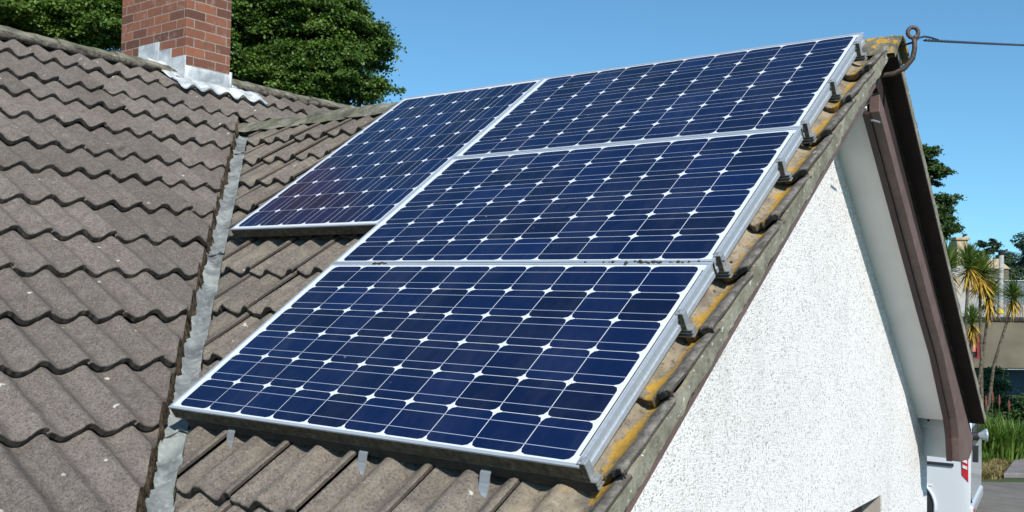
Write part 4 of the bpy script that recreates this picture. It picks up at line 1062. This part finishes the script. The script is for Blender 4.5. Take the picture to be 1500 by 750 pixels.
shrub('dark low shrub at the right below the blue boarding', sc2, [L_(1478, 615, 26, (.5, .5, .35)), L_(1500, 612, 26, (.6, .5, .36)), L_(1525, 610, 26, (.6, .5, .4))], 36, 420, .09, MAT['leaf_blue'])

# ------------------------------------------------------------------ background buildings
def house_block(name, label, cat): return empty(name, label, cat, (0, 0, 0))
# tan rendered building with red window, blue boarding in the shade of its overhang
b0 = at(1385, 470, 32); b1 = at(1620, 486, 32.6)
ux = (b1 - b0); ux.z = 0; LW = ux.length; ux.normalize(); uy = Vector((-ux.y, ux.x, 0))
BT = Matrix((ux, uy, Vector((0, 0, 1)))).transposed().to_4x4(); BT.translation = Vector((b0.x, b0.y, ZG))
root = empty('rendered_building', 'flat roofed tan rendered building with a red window and blue boarding', 'building', mat=BT)
hgt = 2.58; und = 1.02
mb = MB(); wx0, wx1, wz_0, wz_1 = .66, 1.25, 1.30, 2.12
mb.box((-.2, 0, und), (wx0, 3, hgt)); mb.box((wx1, 0, und), (LW, 3, hgt)); mb.box((wx0, 0, und), (wx1, .2, wz_0)); mb.box((wx0, 0, wz_1), (wx1, .2, hgt)); mb.build('wall', MAT['render_tan'], root)
mb = MB(); mb.box((-.25, -.06, hgt + .002), (LW + .05, 3.05, hgt + .07)); mb.build('roof_edge', MAT['brown_dark'], root)
mb = MB(); mb.box((.2, 1.2, -.1), (LW, 3, und - .002)); mb.build('boarding', MAT['blue_door'], root)
mb = MB(); mb.box((1.55, .05, und - .06), (LW, .2, und - .003)); mb.build('lintel', MAT['whitewash'], root)
mb = MB()
for a, b in (((wx0, wz_0), (wx0 + .09, wz_1)), ((wx1 - .12, wz_0), (wx1, wz_1)), ((wx0 + .091, wz_1 - .09), (wx1 - .121, wz_1)), ((wx0 + .091, wz_0), (wx1 - .121, wz_0 + .05))): mb.box((a[0] + .002, .04, a[1] + .002), (b[0] - .002, .12, b[1] - .002))
wn = mb.build('window_frame', MAT['red_paint'], root)
mb = MB(); mb.box((wx0 + .09, .10, wz_0 + .24), (wx1 - .12, .11, wz_1 - .09)); mb.build('window_blind', MAT['pink_blind'], wn)
mb = MB(); mb.box((wx0 + .09, .085, wz_0 + .05), (wx1 - .12, .098, wz_0 + .235)); mb.build('lower_pane', MAT['glass_dark'], wn)
# cottage with a stone chimney
a = at(1412, 470, 42); root = empty('white_cottage', 'weathered white cottage gable with a tan stone chimney', 'cottage', (a.x, a.y, ZG))
r3 = Vector((RIGHT.x, RIGHT.y, 0)).normalized(); f3 = Vector((FWD.x, FWD.y, 0)).normalized()
CT = Matrix((r3, f3, Vector((0, 0, 1)))).transposed().to_4x4(); CT.translation = Vector((a.x, a.y, ZG)); root.matrix_world = CT
zap = at(1410, 386, 42).z - ZG; zev = at(1440, 418, 42).z - ZG
mb = MB(); mb.prism([(-1.25, 0, -.1), (.92, 0, -.1), (.92, 0, zev), (.24, 0, zap - .45), (-.1, 0, zap), (-1.25, 0, zap - 1.0)], (0, 5, 0)); cw = mb.build('wall', MAT['whitewash'], root)
mb = MB(); mb.hexa([(.94, -.06, zev - .03), (1.0, -.06, zev), (1.0, 5.1, zev), (.94, 5.1, zev - .03), (-.1, -.06, zap + .03), (-.1, -.06, zap + .10), (-.1, 5.1, zap + .10), (-.1, 5.1, zap + .03)]); mb.build('roof', MAT['slate'], root)
ztop_ = at(1410, 347, 42).z - ZG; zcb = zap - .45
mb = MB(); mb.box((-.30, .02, zcb), (.19, .6, ztop_ - .13)); ch = mb.build('chimney', MAT['stone_tan'], root)
mb = MB(); mb.box((-.37, -.05, ztop_ - .128), (.26, .67, ztop_)); mb.build('chimney_cap', MAT['stone_tan'], ch, bevel=.02)
mb = MB(); mb.tube([(.08, .3, ztop_), (.14, .3, ztop_ + .10), (.24, .3, ztop_ + .13), (.28, .3, ztop_ + .10)], [.03, .06, .05, .02], 6); tag(mb.build('chimney_cowl', MAT['black_plastic'], ch), None, None)
# distant tan house
a = at(1456, 390, 85); HT = CT.copy(); HT.translation = Vector((a.x, a.y, ZG)); root = empty('distant_house', 'distant tan house roof between the palms and the pole', 'house', mat=HT)
hz = a.z - ZG
mb = MB(); mb.box((-1.2, 0, -.1), (1.3, 4, hz - .2)); mb.build('wall', MAT['render_tan'], root)
mb = MB(); mb.prism([(-1.3, -.1, hz - .2), (-1.3, 4.1, hz - .2), (-1.3, 2, hz + .75)], (2.7, 0, 0)); mb.build('roof', MAT['stone_tan'], root)
# long grey shed
a = at(1500, 440, 70); ST = CT.copy(); ST.translation = Vector((a.x, a.y, ZG)); root = empty('grey_shed', 'long low shed of grey green sheeting behind the fence', 'shed', mat=ST)
z0 = at(1500, 411, 70).z - ZG
mb = MB(); mb.box((-4.2, 0, -.1), (6, 6, z0 - .05)); 
for k in range(60): mb.box((-4.1 + k * .17, -.025, 0), (-4.06 + k * .17, -.001, z0 - .07))
mb.build('wall', MAT['shed_grey'], root)
mb = MB(); mb.box((-4.3, -.1, z0 - .048), (6.1, 6.1, z0 + .02)); mb.build('roof', MAT['picket'], root)
mb = MB(); zb2 = at(1500, 431, 70).z - ZG; mb.box((-4.2, -.06, zb2 - .06), (6, -.03, zb2 + .02)); mb.build('rail', MAT['black_plastic'], root)
# brick wall and picket fence
a = at(1480, 470, 44); WT = CT.copy(); WT.translation = Vector((a.x, a.y, ZG)); root = empty('brick_wall', 'low red brown brick wall between the tan roof edge and the fence', 'wall', mat=WT)
z1 = at(1480, 466, 44).z - ZG
mb = MB(); mb.box((-1.9, 0, -.1), (6, .22, z1)); mb.build('wall_body', MAT['brick_far'], root); mb = MB(); mb.box((-1.95, -.03, z1 + .002), (6, .25, z1 + .05)); mb.build('coping', MAT['brown_dark'], root)
a = at(1480, 460, 46); FT = CT.copy(); FT.translation = Vector((a.x, a.y, ZG)); root = empty('picket_fence', 'pale picket fence standing behind the red brown brick wall', 'fence', mat=FT)
z2 = at(1480, 446, 46).z - ZG; zf = at(1480, 468, 46).z - ZG
mb = MB()
for k in range(58): x = -1.7 + k * .11; mb.box((x, 0, .1), (x + .045, .02, z2))
mb.build('pickets', MAT['picket'], root)
mb = MB(); mb.box((-1.75, .022, z2 - .12), (5, .05, z2 - .06)); mb.box((-1.75, .022, zf + .02), (5, .05, zf + .08)); mb.build('rail', MAT['picket'], root)
mb = MB()
for x in (-1.72, -.1, .95, 2.6, 4.2): mb.box((x, -.05, 0), (x + .10, -.002, z2 + .08))
mb.build('fence_post', MAT['picket'], root)
# pole
a = at(1463, 470, 38); root = empty('utility_pole', 'grey wooden pole with a yellow plate and a dark cap', 'pole', (a.x, a.y, ZG))
zt = at(1466, 373, 38).z - ZG; zy = at(1463, 456, 38).z - ZG; tx = at(1467, 373, 38) - Vector((a.x, a.y, at(1467, 373, 38).z)); ln_ = Vector((tx.x, tx.y, zt))
mb = MB(); mb.tube([(0, 0, -.1), ln_ * .5, ln_], [.115, .10, .085], 12); mb.build('shaft', MAT['pole_wood'], root, smooth=True)
mb = MB(); mb.tube([ln_, ln_ + Vector((0, 0, .12)), ln_ + Vector((0, 0, .2))], [.11, .13, .05], 10); mb.tube([ln_ + Vector((.05, .05, .14)), ln_ + Vector((.2, .13, .2))], .03, 6); mb.build('cap', MAT['black_plastic'], root)
mb = MB(); q = ln_ * (zy / zt); mb.tube([q - Vector((0, 0, .075)), q + Vector((0, 0, .075))], .118, 12); mb.build('yellow_plate', MAT['yellow'], root)

# ------------------------------------------------------------------ van
vr = at(1422, 760, 13.6); VL = (-r3 * math.cos(R(30)) + f3 * math.sin(R(30)))        # forward direction of the van
VS_ = Vector((VL.y, -VL.x, 0))                                                         # to the van's side that faces us
if VS_.dot(CAM - vr) < 0: VS_ = -VS_
VT = Matrix((VL, -VS_, Vector((0, 0, 1)))).transposed().to_4x4(); VT.translation = Vector((vr.x, vr.y, ZG + .19)) 
root = empty('parked_van', 'silver white van parked beyond the gable, its tail lamp showing', 'van', mat=VT)
# local: x forward from the rear corner, y away from us, z up (heights follow the photograph)
Wv = 1.95; Lv = 4.7; Hv = 1.50
def vp(x, y, z): return Vector((x, y, z))
secs = []
mb = MB(); P = []
def section(x, hw, zt, zb, tum):
    c = Wv / 2; prof_ = [(-hw, zb), (-hw - .012, zb + .40), (-hw - .012, zb + .68), (-hw + .00, zb + .93), (-hw + tum * .6, zt - .16), (-hw + tum, zt - .07), (-hw + tum + .09, zt - .012), (0, zt + .01), (hw - tum - .09, zt - .012), (hw - tum, zt - .07), (hw - tum * .6, zt - .16), (hw, zb + .93), (hw + .012, zb + .68), (hw + .012, zb + .40), (hw, zb)]
    return [vp(x, c + a, z) for a, z in prof_]
for x, hw, zt_, zb_, tm in ((.00, .945, 1.40, .10, .10), (.05, .962, 1.46, .07, .10), (.16, .968, 1.50, .06, .10), (.6, .97, 1.51, .06, .10), (1.5, .97, 1.52, .06, .10), (2.9, .97, 1.51, .06, .10), (3.25, .965, 1.46, .06, .12), (3.75, .95, 1.10, .06, .12), (4.35, .90, .95, .06, .10), (4.62, .80, .80, .08, .08), (4.70, .70, .62, .10, .05)): P.append(section(x, hw, zt_, zb_, tm))
mb.grid(P); mb.quad(*P[0]); mb.quad(*P[-1][::-1]); mb.quad(*[p for p in (P[0][0], P[0][-1], P[-1][-1], P[-1][0])])
body = mb.build('body', MAT['van_paint'], root, smooth=True); md = body.modifiers.new('sub', 'SUBSURF'); md.levels = md.render_levels = 1
# rear panel pieces
mb = MB(); mb.box((-.012, .19, .96), (.055, .93, 1.28)); mb.box((-.012, 1.02, .96), (.055, 1.76, 1.28)); mb.build('rear_window', MAT['glass_dark'], root, bevel=.02)
mb = MB(); mb.box((-.030, .05, .02), (.12, 1.86, .20)); mb.build('bumper', MAT['van_paint'], root, bevel=.04)
mb = MB(); mb.box((-.040, .08, .10), (-.028, .24, .15)); mb.build('reflector', MAT['lens_red'], root)
mb = MB(); mb.prism([(.03, .01, .96), (.125, -.012, .96), (.118, -.012, .62), (.03, .0, .52)], (0, .10, 0)); lt = mb.build('tail_lamp', MAT['lens_red'], root, bevel=.01)
mb = MB()
for k in range(3): z = .92 - k * .085; mb.prism([(.045, -.016, z), (.105, -.020, z + .02), (.105, -.020, z - .02), (.045, -.016, z - .045)], (0, .02, 0))
mb.build('lamp_inset', MAT['lens_clear'], lt)
mb = MB(); mb.prism([(.03, Wv - .01, .96), (.125, Wv + .012, .96), (.118, Wv + .012, .62), (.03, Wv, .52)], (0, -.10, 0)); mb.build('tail_lamp', MAT['lens_red'], root, bevel=.01)
mb = MB(); mb.box((.22, -.030, .735), (2.3, .02, .775)); mb.build('door_rail', MAT['black_plastic'], root)
for xw in (.86, 3.72):
    for side, y0, y1 in ((0, -.012, .22), (1, Wv - .22, Wv + .012)):
        c = Vector((xw, 0, .13))
        mb = MB(); mb.tube([(xw, y0 + .012, .13), (xw, y0 + .03, .13), (xw, y1 - .03, .13), (xw, y1 - .012, .13)], [.28, .315, .315, .28], 28); wh = mb.build('wheel', MAT['tyre'], root, smooth=False)
        yy = y0 + .004 if side == 0 else y1 - .004; d = -1 if side == 0 else 1
        mb = MB(); mb.tube([(xw, yy - d * .02, .13), (xw, yy, .13), (xw, yy + d * .006, .13)], [.22, .21, .05], 20); mb.build('rim', MAT['rim'], wh)
        # dark wheel arch and its pressed lip
        mb = MB(); ya = -.020 if side == 0 else Wv + .020; pts = [Vector((xw + .40 * math.cos(a), ya, .13 + .40 * math.sin(a))) for a in np.linspace(-.25, math.pi + .25, 22)]
        mb.tube(pts, .022, 8); ar = mb.build('arch_lip', MAT['van_paint'], root, smooth=True)
        mb = MB(); mb.prism([Vector((xw + .385 * math.cos(a), ya + (.004 if side == 0 else -.004), .13 + .385 * math.sin(a))) for a in np.linspace(-.2, math.pi + .2, 22)], (0, .02 if side == 0 else -.02, 0)); mb.build('arch_liner', MAT['black_plastic'], root)
mb = MB(); mb.box((.5, -.0155, .42), (3.3, .01, .45)); mb.build('side_crease', MAT['van_paint'], root, bevel=.01)
mb = MB(); mb.box((2.55, .055, .98), (3.3, .075, 1.27)); mb.build('side_window', MAT['glass_dark'], root)
mb = MB(); mb.prism([(3.30, .22, 1.40), (3.30, Wv - .22, 1.40), (3.80, Wv - .16, 1.08), (3.80, .16, 1.08)], (.03, 0, .03)); mb.build('windscreen', MAT['glass_dark'], root)

# the trees right of the frame edge, colours only for depth
scn.cycles.use_denoising = True
try: scn.cycles.denoiser = 'OPENIMAGEDENOISE'
except Exception: pass
scn.cycles.max_bounces = 6; scn.cycles.diffuse_bounces = 3; scn.cycles.glossy_bounces = 3; scn.cycles.transmission_bounces = 3
scn.cycles.use_adaptive_sampling = True; scn.cycles.adaptive_threshold = .02
